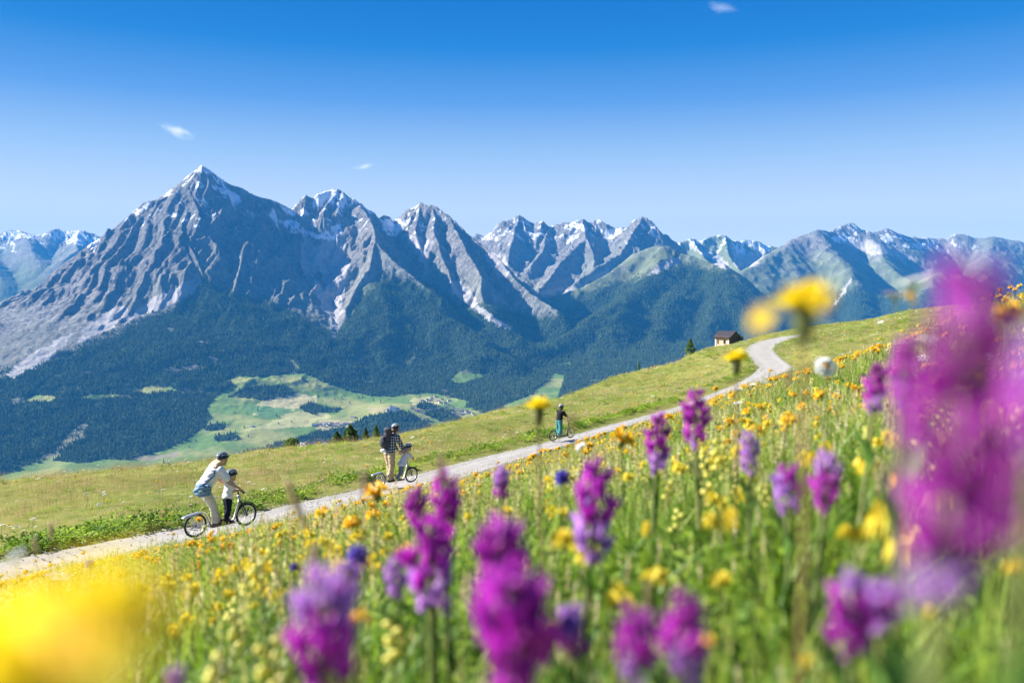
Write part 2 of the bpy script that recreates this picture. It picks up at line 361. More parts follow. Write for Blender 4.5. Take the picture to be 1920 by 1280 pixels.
MEAD = [
 [(-40,905),(30,878),(90,860),(150,868),(190,860),(240,862),(330,835),(385,800),(400,780),(385,765),(410,738),(440,722),(425,712),(450,706),(570,700),(600,712),(640,728),(690,742),(730,744),(770,738),(810,736),(840,742),(880,752),(930,764),(1010,735),(1030,800),(900,850),(300,900),(-60,950)],
 [(838,716),(862,694),(880,690),(884,700),(918,699),(905,708),(860,718)],
 [(45,750),(70,740),(110,742),(90,752)], [(140,745),(170,738),(250,740),(180,750)], [(230,728),(300,722),(345,732),(280,738)],
 [(530,668),(542,668),(566,692),(556,694)], [(1000,735),(1040,700),(1060,705),(1040,760)],
 [(1062,598),(1082,584),(1100,582),(1092,592),(1066,600)], [(1046,572),(1062,562),(1068,566),(1052,576)],
]
WOODS = [[(735,700),(870,740),(905,728),(960,722),(1000,735),(985,700),(880,722)],
 [(430,742),(470,726),(530,724),(555,738),(520,746),(470,748)], [(380,800),(405,792),(425,796),(418,806),(390,808)],
 [(560,765),(590,752),(640,764),(634,772),(590,776)], [(655,800),(690,780),(720,774),(760,774),(800,790),(815,840),(640,850),(650,815)],
 [(450,850),(560,818),(660,800),(700,830),(640,880),(440,880)], [(400,822),(440,812),(450,822),(410,832)], [(868,762),(880,750),(935,752),(945,768),(900,772)], [(780,765),(800,755),(850,775),(870,785),(830,792)],
 [(-50,905),(20,885),(10,868),(-40,872)]]
def multi(polys, x, y):
    m = np.zeros(x.shape, bool)
    for p in polys: m |= inpoly(x, y, p)
    return m
mx_ = PXg+5*fbm(GX/250, GY/250, 2, 81)+1.5*nf; my_ = PYg+3.5*fbm(GX/250, GY/250, 2, 86)+1.5*nf; mead = multi(MEAD, mx_, my_); woods = multi(WOODS, wx, wy)
FOR = treeband*1.0
FOR = np.where(mead & ~woods, 0, FOR)
FOR = np.where((fbm(GX/260, GY/260, 3, 91) > .42) & (GY < 6600) & (PYg > 600), FOR*.15, FOR)          # small clearings
FOR = np.where((wy > 680) & (wy < 745) & (wx < 420) & (fbm(GX/300, GY/90, 3, 93) > .3), FOR*.25, FOR)
FOR = np.where(np.isin(GI, [GN.index('H'), GN.index('F'), GN.index('D')]) & ismtn & (GY > 8800), 0, FOR)
SCREE = [
 [(10,700),(55,668),(100,640),(138,622),(120,645),(60,690),(20,712)],[(45,690),(90,655),(120,640),(100,672),(60,694)],
 [(140,645),(160,615),(190,585),(212,572),(235,570),(240,590),(225,606),(180,628)],
 [(228,610),(240,592),(290,560),(340,535),(372,512),(380,522),(365,548),(330,566),(280,585),(232,612)],
 [(575,440),(600,470),(590,520),(620,560),(645,590),(640,606),(625,604),(608,580),(590,540),(565,500),(560,470)],
 [(590,470),(640,430),(650,480),(660,500),(650,540),(640,580),(615,560),(600,510)],
 [(616,600),(632,628),(640,606)], [(622,630),(628,640),(624,645)],
 [(760,440),(795,445),(812,452),(800,500),(790,496),(775,470)],
 [(838,520),(858,524),(885,560),(930,600),(972,624),(968,628),(920,604),(872,566),(845,540)],
 [(868,540),(878,538),(896,562),(890,564)],
 [(905,470),(950,480),(960,520),(940,515),(915,490)], [(1003,548),(1080,538),(1140,500),(1146,505),(1085,543),(1005,552)],
 [(1215,515),(1250,490),(1272,478),(1278,486),(1262,502),(1235,512)], [(1295,462),(1330,470),(1375,505),(1350,500)],
 [(1555,575),(1575,548),(1595,520),(1598,523),(1582,552),(1562,572)],
 [(1370,470),(1440,470),(1420,500),(1380,500)],
 [(1560,440),(1600,445),(1690,470),(1720,490),(1680,480),(1640,478),(1600,462)],
]
SNOW = [
 [(361,322),(370,312),(378,305),(390,312),(402,324),(398,330),(385,322)],
 [(395,345),(440,360),(455,380),(445,385),(415,362)], [(372,348),(386,346),(380,354)], [(250,395),(275,380),(285,376),(272,392),(255,403)],
 [(525,383),(556,398),(552,406),(530,396)], [(560,392),(572,388),(578,396),(566,404)],
 [(528,415),(556,412),(562,424),(600,440),(638,418),(640,440),(630,452),(600,448),(570,440),(545,438)],
 [(585,366),(600,360),(622,354),(634,358),(655,378),(650,392),(636,398),(622,380),(605,378)],
 [(712,412),(738,410),(756,416),(752,432),(744,445),(730,438),(718,424)], [(756,412),(776,402),(772,418),(758,425)], [(790,420),(794,412),(797,420),(794,436)],
 [(895,440),(915,436),(925,446),(910,450)], [(985,436),(1000,428),(998,440),(986,444)],
 [(1052,428),(1078,418),(1102,424),(1098,434),(1075,428),(1058,432)], [(1060,450),(1072,444),(1074,456),(1064,458)],
 [(1130,432),(1160,428),(1165,440),(1142,450),(1136,446)], [(1145,420),(1168,428),(1160,434)], [(1222,418),(1230,430),(1228,448),(1222,440)],
 [(1285,452),(1305,452),(1300,462)], [(1370,458),(1395,455),(1400,470),(1385,478)], [(1400,450),(1445,460),(1436,472),(1410,462)],
 [(1550,448),(1580,438),(1592,448),(1575,456),(1555,455)], [(1650,445),(1665,440),(1676,452),(1660,456)], [(1712,458),(1760,452),(1745,466),(1725,466)],
 [(1595,432),(1610,436),(1600,438)], [(1690,462),(1706,466),(1700,472)],
 [(0,440),(20,432),(45,438),(60,432),(66,450),(40,446),(10,450)], [(90,440),(110,428),(150,438),(185,440),(178,470),(150,460),(110,452)], [(20,452),(26,450),(30,468),(24,468)],
]
scr = multi(SCREE, wx+3*nf, wy); snw = multi(SNOW, wx + 5*nf, wy + 3*nw)
scree = np.where(scr, 1.0, 0) * (FOR*0+1)
scree = np.maximum(scree, .7*sstep(.3, .55, perlin(SS/190, DD/2500, 95)+.3*nf)*inA*(DD > 150)*(RKs > .5)*sstep(0.75, .5, SL)*.8)
hi = sstep(250, 800, ZT)
snow_n = sstep(.27, .36, fbm(GX/110, GY/70, 4, 97)+.25*(-(rib-.75)*2)+.20*hi-.10 + .1*(SL < .8)) * (hi > .4) * (RKs > .5)
snow = np.clip(np.maximum(np.where(snw, (nf+.5*nw > -.22), 0)*1.0, snow_n*.9), 0, 1)
snow = snow*(RKs > .25)
grass = np.where(inG, 1-.55*sstep(1.1, 1.7, SL+.4*nw)-.85*sstep(200, 700, ZT+420*nw2+260*nf)-.45*(rib2 < .55)*(ZT > 150), np.where(inA, .28*sstep(.35, -.15, nw2+.5*nw-(TL-wy<70)*.9+(TL-wy)/200)*1.0, 1.0))
grass = np.clip(np.where(mead & (scr == 0), 1, grass), 0, 1)
FOR = np.clip(FOR*(scr == 0), 0, 1)
dry = sstep(-.1, .35, fbm(GX/420, GY/260, 3, 99)+.2*nf)
FLD = [([(490,748),(545,738),(600,745),(590,760),(530,772),(470,775)], (.42,.38,.18)), ([(545,772),(600,766),(620,782),(580,800),(480,802),(440,812)], (.38,.37,.15)),
       ([(600,790),(680,792),(690,806),(640,812),(590,808)], (.42,.38,.18)), ([(765,748),(810,742),(830,752),(820,762),(775,760)], (.42,.39,.16)),
       ([(690,762),(730,758),(735,764),(700,775)], (.32,.28,.13)), ([(455,765),(500,760),(560,770),(500,782)],(.12,.22,.07)), ([(360,790),(400,780),(420,800),(380,812)], (.17,.22,.09)), ([(250,855),(330,845),(340,852),(260,864)],(.25,.22,.13))]
col = np.zeros(GX.shape+(3,))
G1, G2 = np.array([.12,.20,.045]), np.array([.26,.27,.085])
gcol = G1+(G2-G1)*dry[..., None]
for poly, c in FLD:
    mk = inpoly(wx+2*nf, wy, poly)[..., None]; gcol = np.where(mk, np.array(c)*(1+.15*nf[..., None]), gcol)
gcol_hi = np.array([.135,.155,.078])*(1+.35*nw[..., None])
gcol = np.where(ismtn[..., None] & (PYg < 700)[..., None], gcol_hi, gcol)
rock = np.array([.262,.250,.235])*(1+.30*nw[..., None]+.30*nf[..., None]) + np.array([.03,.012,0])*nw2[..., None]
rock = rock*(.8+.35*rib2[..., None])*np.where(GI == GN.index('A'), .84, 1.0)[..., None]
screec = np.array([.37,.345,.325])*(1+.12*nf[..., None])
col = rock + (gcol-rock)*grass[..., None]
col = col + (screec-col)*np.clip(scree, 0, 1)[..., None]
fl = np.array([.028,.050,.026])
col = col + (fl-col)*np.clip(FOR*1.2, 0, 1)[..., None]
col = col + (np.array([.84,.86,.9])-col)*snow[..., None]
col = np.clip(col, .01, .9)

def mat_mountain():
    t = NT('mountain_ground'); p = t.pos(); c = t.at('Col', 'Color'); rk = t.at('rocky')
    mp = t.n('Mapping', Vector=p); mp.inputs['Scale'].default_value = (1, 1, .35)
    n1 = t.noise(.011, mp.outputs[0], 9, .68); n2 = t.noise(.045, mp.outputs[0], 8, .7); n3 = t.noise(.006, p, 4, .6)
    r1 = t.math('ABSOLUTE', t.math('SUBTRACT', n1, .5)); r2 = t.math('ABSOLUTE', t.math('SUBTRACT', n2, .5))
    h = t.math('SUBTRACT', t.math('MULTIPLY', r1, -3.0), t.math('MULTIPLY', r2, 1.1))
    k = t.ramp(t.math('ADD', t.math('MULTIPLY', n2, .7), t.math('MULTIPLY', n3, .35)), [(.41, (.45,.45,.48)), (.52, (1,1,1)), (.64, (1.45,1.40,1.32))])
    cc = t.mix(t.math('ADD', t.math('MULTIPLY', rk, .75), .25), c, t.mix(1.0, c, k, 'MULTIPLY'))
    b = t.n('Bump', Height=h, Distance=42.0); t.put(b.inputs['Strength'], t.math('ADD', t.math('MULTIPLY', rk, .85), .12))
    t.bsdf(cc, .95, spec=.03, normal=b.outputs[0]); return t.m
ROCKY = np.clip((1-grass)*(1-FOR)*ismtn*(1-.7*np.clip(scree, 0, 1))*(1-.6*snow), 0, 1)
M_MTN = mat_mountain()
rows = [0, int(np.searchsorted(yA, 5600)), int(np.searchsorted(yA, 9150)), len(yA)-1]
for (a, b, nm) in ((rows[0], rows[1], 'valley_floor'), (rows[1], rows[2], 'mountain_slopes'), (rows[2], rows[3], 'far_mountains')):
    V = np.stack([GX[a:b+1], GY[a:b+1], ZT[a:b+1]], -1).reshape(-1, 3)
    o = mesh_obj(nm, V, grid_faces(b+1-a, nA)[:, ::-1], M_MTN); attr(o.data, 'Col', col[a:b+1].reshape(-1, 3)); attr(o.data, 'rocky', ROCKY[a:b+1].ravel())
    props(o, kind='structure')
# ------------------------------------------------------------------ instancer for uncountable growth
def instancer(name, pts, rots, scl, idx, protos, label, cat, kind='stuff'):
    me = bpy.data.meshes.new(name); n = len(pts)
    me.vertices.add(n); me.vertices.foreach_set('co', np.asarray(pts, np.float32).ravel())
    a = me.attributes.new('rot', 'FLOAT_VECTOR', 'POINT'); a.data.foreach_set('vector', np.asarray(rots, np.float32).ravel())
    scl = np.asarray(scl, np.float32); scl = np.repeat(scl[:, None], 3, 1) if scl.ndim == 1 else scl
    a = me.attributes.new('scl', 'FLOAT_VECTOR', 'POINT'); a.data.foreach_set('vector', scl.ravel())
    a = me.attributes.new('idx', 'INT', 'POINT'); a.data.foreach_set('value', np.asarray(idx, np.int32))
    o = bpy.data.objects.new(name, me); COL.objects.link(o)
    g = bpy.data.node_groups.new(name, 'GeometryNodeTree')
    g.interface.new_socket('Geometry', in_out='INPUT', socket_type='NodeSocketGeometry'); g.interface.new_socket('Geometry', in_out='OUTPUT', socket_type='NodeSocketGeometry')
    gi = g.nodes.new('NodeGroupInput'); go = g.nodes.new('NodeGroupOutput')
    ci = g.nodes.new('GeometryNodeCollectionInfo'); c = bpy.data.collections.new(name+'_kinds')
    for p in protos: c.objects.link(p)
    ci.inputs['Collection'].default_value = c; ci.inputs['Separate Children'].default_value = True; ci.inputs['Reset Children'].default_value = True
    ip = g.nodes.new('GeometryNodeInstanceOnPoints'); ip.inputs['Pick Instance'].default_value = True
    def na(nm, typ):
        nd = g.nodes.new('GeometryNodeInputNamedAttribute'); nd.data_type = typ; nd.inputs[0].default_value = nm; return nd.outputs[0]
    L = g.links.new
    L(gi.outputs[0], ip.inputs['Points']); L(ci.outputs[0], ip.inputs['Instance']); L(na('idx', 'INT'), ip.inputs['Instance Index'])
    L(na('rot', 'FLOAT_VECTOR'), ip.inputs['Rotation']); L(na('scl', 'FLOAT_VECTOR'), ip.inputs['Scale']); L(ip.outputs[0], go.inputs[0])
    m = o.modifiers.new('grow', 'NODES'); m.node_group = g
    return props(o, label, cat, kind=kind)
def proto(name, V, F, mat, smooth=True): return mesh_obj(name, V, F, mat, link=False, smooth=smooth)

# ------------------------------------------------------------------ far forest
def mat_conifer(name, c0, c1):
    t = NT(name); r = t.n('ObjectInfo').outputs['Random']; p = t.pos()
    n = t.noise(.004, p, 3)
    t.bsdf(t.mix(t.math('ADD', t.math('MULTIPLY', r, .6), t.math('MULTIPLY', n, .4)), c0, c1), .9, spec=.05); return t.m
M_FIR = mat_conifer('far_conifer', (.028,.058,.020), (.115,.155,.05))
def far_fir(seed, fat=1.0):
    r = random.Random(seed); V = []; F = []
    n = 6; tiers = 3
    for k in range(tiers):
        z0 = .12+.26*k; rad = (.17-.045*k)*fat; top = z0+.42 if k < tiers-1 else 1.0
        b = len(V)
        for i in range(n):
            a = 2*math.pi*(i+.5*(k % 2))/n; rr = rad*r.uniform(.75, 1.2); V.append((rr*math.cos(a), rr*math.sin(a), z0+r.uniform(-.03, .03)))
        V.append((r.uniform(-.02,.02), r.uniform(-.02,.02), top))
        for i in range(n): F.append((b+i, b+(i+1) % n, b+n))
    V += [(.02,0,0),(-.02,.02,0),(-.02,-.02,0),(0,0,.3)]; b = len(V)-4; F += [(b,b+1,b+3),(b+1,b+2,b+3),(b+2,b,b+3)]
    return proto('conifer_shape', V, F, M_FIR, smooth=False)
firs = [far_fir(1), far_fir(2, 1.25), far_fir(3, .85), far_fir(4, 1.5)]
area = np.gradient(GY, axis=0)*np.gradient(GX, axis=1)
wgt = FOR*VIS*area*(ZT < 760)*np.clip(1.4-GY/14000, .4, 1)
jit = (np.abs(PXg-960) < 1060); wgt = wgt*jit
wgt = wgt*(.35+.65*sstep(-.35, .1, fbm(GX/90, GY/90, 2, 120)))
tot = wgt.sum(); NT_ = int(min(330000, tot/62)); print('forest weight', tot, 'trees', NT_)
ii = RNG.choice(wgt.size, NT_, p=(wgt/tot).ravel()); iy_, ix_ = np.unravel_index(ii, wgt.shape)
fy = yA[iy_]+RNG.uniform(-.5, .5, NT_)*np.gradient(yA)[iy_]; fu = uA[ix_]+RNG.uniform(-.5, .5, NT_)*(uA[1]-uA[0])
fx = fu*fy; fz = ZAT(fx, fy)
hgt = RNG.uniform(11, 22, NT_)*(1+.12*(fy > 7000))
near_tl = sstep(0, 60, np.interp(PIX(fx, fy, fz)[0], [0, 1920], [0, 0])+60)
instancer('forest', np.c_[fx, fy, fz-1], np.c_[np.zeros(NT_), np.zeros(NT_), RNG.uniform(0, 6.28, NT_)], np.c_[hgt*RNG.uniform(.8, 1.3, NT_), hgt*RNG.uniform(.8, 1.3, NT_), hgt],
          RNG.integers(0, 4, NT_), firs, 'dark spruce forest covering the valley sides and lower mountain slopes', 'forest')

# ------------------------------------------------------------------ haze
def haze():
    bm = bmesh.new(); bmesh.ops.create_cube(bm, size=1); me = bpy.data.meshes.new('haze'); bm.to_mesh(me); bm.free()
    o = bpy.data.objects.new('haze', me); COL.objects.link(o)
    lo, hi = float(ZT.min())-20, float(ZT.max())+15
    o.location = (0, 6500, (lo+hi)/2); o.scale = (24000, 17000, hi-lo)
    m = bpy.data.materials.new('haze'); m.use_nodes = True; t = m.node_tree; t.nodes.clear()
    v = t.nodes.new('ShaderNodeVolumePrincipled'); out = t.nodes.new('ShaderNodeOutputMaterial')
    v.inputs['Color'].default_value = (.05, .37, .94, 1); v.inputs['Density'].default_value = 3.5e-5; v.inputs['Anisotropy'].default_value = 0.0
    t.links.new(v.outputs[0], out.inputs['Volume']); me.materials.append(m); m.cycles.homogeneous_volume = True if hasattr(m.cycles, 'homogeneous_volume') else None
    props(o, kind='stuff')
haze()
# ------------------------------------------------------------------ near hill
PATH_PX = [(-760,1190,9),(-380,1145,11.3),(-150,1115,12.9),(0,1086,14.0),(200,1045,15.5),(410,1003,17.4),(580,960,20.8),(745,917,26.3),(900,871,31),(1050,830,36.5),(1160,798,43),(1280,765,50),(1350,738,56),(1415,711,61),(1452,690,66),(1435,672,73),(1425,656,83),(1440,643,95),(1478,633,110),(1540,624,128),(1640,612,150)]
PW = np.array([P(*a) for a in PATH_PX])
def catmull(pts, n=12):
    out = []; q = np.vstack([2*pts[0]-pts[1], pts, 2*pts[-1]-pts[-2]])
    for i in range(1, len(q)-2):
        for t in np.linspace(0, 1, n, endpoint=False):
            out.append(.5*((2*q[i])+(-q[i-1]+q[i+1])*t+(2*q[i-1]-5*q[i]+4*q[i+1]-q[i+2])*t*t+(-q[i-1]+3*q[i]-3*q[i+1]+q[i+2])*t**3))
    out.append(q[-2]); return np.array(out)
PL = catmull(PW)
HP = [tuple(p) for p in PW]
HP += [P(*a) for a in [
 (200,950,25),(200,888,42),(0,980,24),(0,908,40),(-300,1010,24),(-300,935,38),(500,905,31),(500,850,50),(360,875,45),(700,870,38),(700,828,60),(860,838,45),(860,799,65),(1000,800,60),(1000,758,82),(1150,748,70),(1150,708,100),
 (1290,712,85),(1290,665,150),(1365,646,200),(1420,634,192),(1500,613,185),(1560,603,180),(1690,587,140),(1600,640,90),(1700,620,80),(1800,592,90),(1900,577,100),(2100,562,100),(2300,555,100),(1520,660,85),
 (1330,700,80),(1360,672,105),(1395,655,130),(1360,662,140),(1400,648,165),(1340,655,178),(1430,645,150),(1390,645,192),(1470,628,165)]]
HP += [(0,0,-.40),(1.5,1,-.21),(-1.5,1,-.95),(0,3,-1.0),(-2,4,-1.62),(2,4,-.68),(-3,8,-2.6),(0,8,-1.95),(0,14,-3.3),(3,5,-.55),(3.45,6,-.36),(5.1,11,-1.05),(4.8,12,-1.35),(7.2,25,-3.0),(2.5,20,-4.0),(-3,14,-4.25),(10,34,-4.9),(12.5,42,-5.3),(6.9,12,-.62),(5.1,10,-.78),
 (5,28,-5.0),(8,5,.55),(12,12,.55),(15,0,2.5),(20,30,-.6),(25,50,-2.8),(-10,5,-3.5),(-8,0,-2.5),(-16,4,-4.6),(-15,12,-5.4),(-25,20,-8.1),(0,-10,1.2),(-10,-10,-1.2),(10,-10,3.6),(30,20,2.2),(30,0,5),(-30,0,-7.5),(-30,-10,-6)]
def B(px, Y, z): return ((px-960)/FPX*Y, Y, z)
HP += [B(-400,70,-20),(-60,60,-26),B(0,75,-20),B(200,80,-21),B(360,85,-21.5),B(500,90,-22),B(700,100,-24),B(860,110,-25),B(1000,125,-25),B(1150,150,-25.5),B(1290,215,-33),B(1365,265,-36),B(1500,260,-28),B(1690,240,-19),B(1900,200,-10),B(2200,200,-9),B(2500,120,-3)]
HP = np.array(HP)
# thin near duplicates
hfit = tps_fit(HP/10.0)
def path_q(x, y):
    """distance to path centre line and path height there"""
    x = np.asarray(x, float); y = np.asarray(y, float)
    bd = np.full(x.shape, 1e9); bz = np.zeros(x.shape)
    for p, q in zip(PL[:-1], PL[1:]):
        dx, dy = q[0]-p[0], q[1]-p[1]; t = np.clip(((x-p[0])*dx+(y-p[1])*dy)/(dx*dx+dy*dy+1e-9), 0, 1)
        d = np.hypot(x-p[0]-t*dx, y-p[1]-t*dy); up = d < bd; bd = np.where(up, d, bd); bz = np.where(up, p[2]+t*(q[2]-p[2]), bz)
    return bd, bz
def hill_raw(x, y):
    z = tps_eval(hfit, x/10, y/10)*10
    d, pz = path_q(x, y); w = sstep(3.6, 1.5, d)
    r = np.hypot(x, y)
    z = z + (.10*fbm(x/2.2, y/2.2, 3, 201) + .03*fbm(x/.5, y/.5, 2, 205))*sstep(.5, 6, r) + .35*fbm(x/14, y/14, 3, 208)*sstep(15, 50, r)
    return z*(1-w) + pz*w, d
na, nr_ = 560, 520
th = np.linspace(R(-62), R(62), na); rr = .22*(420/.22)**np.linspace(0, 1, nr_)
HX = np.sin(th)[None]*rr[:, None]; HY = np.cos(th)[None]*rr[:, None]
HZ, HD = hill_raw(HX, HY)
far = sstep(170, 400, np.hypot(HX, HY)); 
HZ = HZ*(1-far) + np.minimum(HZ, -30-.35*(np.hypot(HX, HY)-170))*far
lr = np.log(rr)
def hz(x, y):
    x = np.asarray(x, float); y = np.asarray(y, float)
    fi = np.interp(np.log(np.hypot(x, y)+1e-9), lr, np.arange(nr_)); fj = np.interp(np.arctan2(x, y), th, np.arange(na))
    i = np.minimum(fi.astype(int), nr_-2); j = np.minimum(fj.astype(int), na-2); a = fi-i; b = fj-j
    return HZ[i,j]*(1-a)*(1-b)+HZ[i+1,j]*a*(1-b)+HZ[i,j+1]*(1-a)*b+HZ[i+1,j+1]*a*b
def mat_meadow():
    t = NT('meadow_ground'); p = t.pos()
    n = t.noise(.12, p, 4); n2 = t.noise(2.5, p, 5, .7)
    c = t.ramp(t.math('ADD', t.math('MULTIPLY', n, .6), t.math('MULTIPLY', n2, .4)), [(.35, (.09,.12,.025)), (.5, (.17,.18,.045)), (.65, (.24,.21,.07))])
    t.bsdf(c, .95, spec=.05, normal=t.bump(n2, .6, .08)); return t.m
o = mesh_obj('meadow_hillside', np.stack([HX, HY, HZ], -1).reshape(-1, 3), grid_faces(nr_, na)[:, ::-1], mat_meadow()); props(o, kind='structure')
# the rest of the hill behind and beside the camera
tb = np.linspace(R(62), R(298), 60); rb = .22*(120/.22)**np.linspace(0, 1, 60)
bx = np.sin(tb)[None]*rb[:, None]; by = np.cos(tb)[None]*rb[:, None]; bz = -.45-.17*by+.24*bx
o = mesh_obj('hillside_behind', np.stack([bx, by, bz], -1).reshape(-1, 3), grid_faces(60, 60)[:, ::-1], bpy.data.materials['meadow_ground']); props(o, kind='structure')

# gravel path: a strip a little above the hill
def mat_gravel():
    t = NT('gravel'); p = t.pos()
    n1 = t.noise(1.3, p, 3); n2 = t.noise(35, p, 4, .7)
    v = t.n('TexVoronoi', Scale=38.0); t.t.links.new(p, v.inputs['Vector'])
    c = t.mix(t.math('MULTIPLY', n2, .8), (.30,.285,.27), (.55,.525,.49)); c = t.mix(t.ramp(n1, [(.42, (0,0,0)), (.65, (.55,.55,.55))]), c, (.30,.28,.24))
    c = t.mix(t.ramp(v.outputs['Distance'], [(.0, (.5,.5,.5)), (.35, (0,0,0))]), c, (.66,.65,.62))
    w_ = t.at('wear'); c = t.mix(t.math('MULTIPLY', w_, .75), c, (.20,.19,.10))
    t.bsdf(c, .92, spec=.1, normal=t.bump(n2, .8, .02)); return t.m
PLd = PL[:]; seg = np.r_[0, np.cumsum(np.linalg.norm(np.diff(PLd[:, :2], axis=0), axis=1))]
S = np.arange(0, seg[-1], .25); PC = np.stack([np.interp(S, seg, PLd[:, k]) for k in range(3)], 1)
T = np.gradient(PC[:, :2], axis=0); T /= np.linalg.norm(T, axis=1)[:, None]; N = np.c_[T[:, 1], -T[:, 0]]
HW = 1.15-.65*sstep(22, 40, PC[:, 1])+.9*sstep(58, 68, PC[:, 1])
k = 17; vv = np.linspace(-1, 1, k); VV = []; WE = []
for j, v in enumerate(vv):
    e = HW*v*(1+.13*fbm(S/1.1, S*0+v*3, 4, 301 if v > 0 else 305)*abs(v)); q = PC[:, :2]+N*e[:, None]
    ruts = -.015*np.exp(-((abs(v)-.5)/.16)**2)
    z = PC[:, 2] + .02 + ruts + .012*perlin(S/.4, S*0+v*4, 31) - (.035 if abs(v) == 1 else 0)
    VV.append(np.c_[q, z]); WE.append(np.clip(sstep(.78, 1, abs(v))+.5*fbm(S/.5, S*0+v*5, 3, 310)*(abs(v) > .6)+.16*np.exp(-(v/.14)**2)*sstep(-.1,.4,fbm(S/2, S*0, 2, 315)), 0, 1))
VV = np.stack(VV, 1).reshape(-1, 3)
o = mesh_obj('gravel_path', VV, grid_faces(len(S), k), mat_gravel()); attr(o.data, 'wear', np.stack(WE, 1).ravel()); props(o, kind='structure')

# ------------------------------------------------------------------ grass
def mat_grass(name, stops, trans=.4, tscale=.25):
    t = NT(name); r = t.n('ObjectInfo').outputs['Random']; p = t.pos(); n = t.noise(tscale, p, 3); v = t.at('tip')
    f = t.math('ADD', t.math('ADD', t.math('MULTIPLY', r, .62), t.math('MULTIPLY', n, .62)), t.math('MULTIPLY', t.at('var'), .22))
    f = t.math('SUBTRACT', f, .17)
    c = t.ramp(f, stops)
    t.leafy(c, trans+.08); return t.m
GS = [(.26, (.16,.30,.02)), (.40, (.30,.45,.035)), (.53, (.45,.51,.09)), (.64, (.54,.52,.20)), (.78, (.70,.62,.36))]
M_GRASS = mat_grass('grass_blade', GS)
M_LUSH = mat_grass('lush_leaf', [(.3, (.11,.22,.010)), (.5, (.22,.36,.018)), (.7, (.34,.46,.04))])
M_DRY = mat_grass('dry_grass', [(.28, (.20,.29,.04)), (.43, (.32,.35,.07)), (.57, (.44,.38,.13)), (.75, (.55,.44,.23))])
def tuft(seed, nb, rad, h, wid, mat, lean=.45, seg_=3, name='grass_tuft', heads=0):
    r = np.random.default_rng(seed); V = []; F = []; va = []
    for b in range(nb):
        a = r.uniform(0, 6.28); q = rad*math.sqrt(r.uniform()); x0, y0 = q*math.cos(a), q*math.sin(a)
        hh = h*r.uniform(.45, 1.15); ln = lean*r.uniform(.1, 1.2)*hh; la = r.uniform(0, 6.28); wa = la+math.pi/2+r.uniform(-.6, .6); w0 = wid*r.uniform(.6, 1.3); base = len(V); vr = r.uniform(-.5, .5)
        for s in range(seg_+1):
            t = s/seg_; cx_ = x0+math.cos(la)*ln*t*t; cy_ = y0+math.sin(la)*ln*t*t; z = hh*t*(1-.15*t*lean); ww = w0*(1-t)**.7*.5
            if s < seg_:
                V += [(cx_+math.cos(wa)*ww, cy_+math.sin(wa)*ww, z), (cx_-math.cos(wa)*ww, cy_-math.sin(wa)*ww, z)]; va += [vr, vr]
            else: V.append((cx_, cy_, z)); va.append(vr)
        for s in range(seg_-1): F.append((base+2*s, base+2*s+1, base+2*s+3, base+2*s+2))
        F.append((base+2*seg_-2, base+2*seg_-1, base+2*seg_))
        if b < heads:   # seed head: a thin spindle of little faces
            for k2 in range(10):
                t = k2/10; zz = hh+.05*(t-.3); aa = k2*2.4; e = .004*math.sin(math.pi*(t*.8+.15)); bx_, by_ = V[base+2*seg_][:2]; i = len(V)
                V += [(bx_+e*math.cos(aa), by_+e*math.sin(aa), zz), (bx_-e*math.cos(aa), by_-e*math.sin(aa), zz+.003), (bx_+e*1.5*math.cos(aa+1), by_+e*1.5*math.sin(aa+1), zz+.012)]; F.append((i, i+1, i+2)); va += [.5]*3
    o = mesh_obj(name, V, F, mat, link=False); attr(o.data, 'var', np.array(va)); return o
def leafy_tuft(seed, nl, rad, h, size, mat):
    r = np.random.default_rng(seed); V = []; F = []; va = []
    for b in range(nl):
        a = r.uniform(0, 6.28); q = rad*math.sqrt(r.uniform()); z = h*r.uniform(.15, 1)*(1-.5*q/rad); c = Vector((q*math.cos(a), q*math.sin(a), z))
        d = Vector((math.cos(a+r.uniform(-1,1)), math.sin(a+r.uniform(-1,1)), r.uniform(-.2, .9))).normalized(); s = d.cross(Vector((0,0,1))).normalized(); L = size*r.uniform(.6, 1.3); W_ = L*r.uniform(.22, .4)
        i = len(V); up = s.cross(d)*L*.12
        V += [tuple(c), tuple(c+d*L*.45+s*W_+up), tuple(c+d*L-up), tuple(c+d*L*.45-s*W_+up)]; F += [(i, i+1, i+2), (i, i+2, i+3)]; va += [r.uniform(-.5,.5)]*4
    o = mesh_obj('leaf_clump', V, F, mat, link=False); attr(o.data, 'var', np.array(va)); return o
near_protos = [tuft(i, 46, .11, .20+.035*(i % 3), .0042, M_GRASS, .55, 3, heads=5) for i in range(5)] + [tuft(20+i, 34, .10, .24, .0035, M_DRY, .5, 3, heads=9) for i in range(3)] + [leafy_tuft(40+i, 60, .14, .22, .040, M_LUSH) for i in range(2)] + [tuft(47, 40, .12, .26, .009, M_LUSH, .7, 3)]
far_protos = [tuft(60+i, 60, .30, .17+.03*(i % 2), .010, M_DRY, .5, 2) for i in range(4)] + [tuft(70+i, 60, .30, .16, .011, M_GRASS, .5, 2) for i in range(3)] + [leafy_tuft(80+i, 70, .30, .26, .085, M_LUSH) for i in range(3)]
def scatter_wedge(n, r0, r1, u0=-.68, u1=.68, power=1.0):
    """uniform in area for power=1, denser near for power<1"""
    a = 2*power; r = (r0**a + RNG.uniform(size=n)*(r1**a-r0**a))**(1/a)
    u = RNG.uniform(u0, u1, n); y = r/np.sqrt(1+u*u); return y*u, y
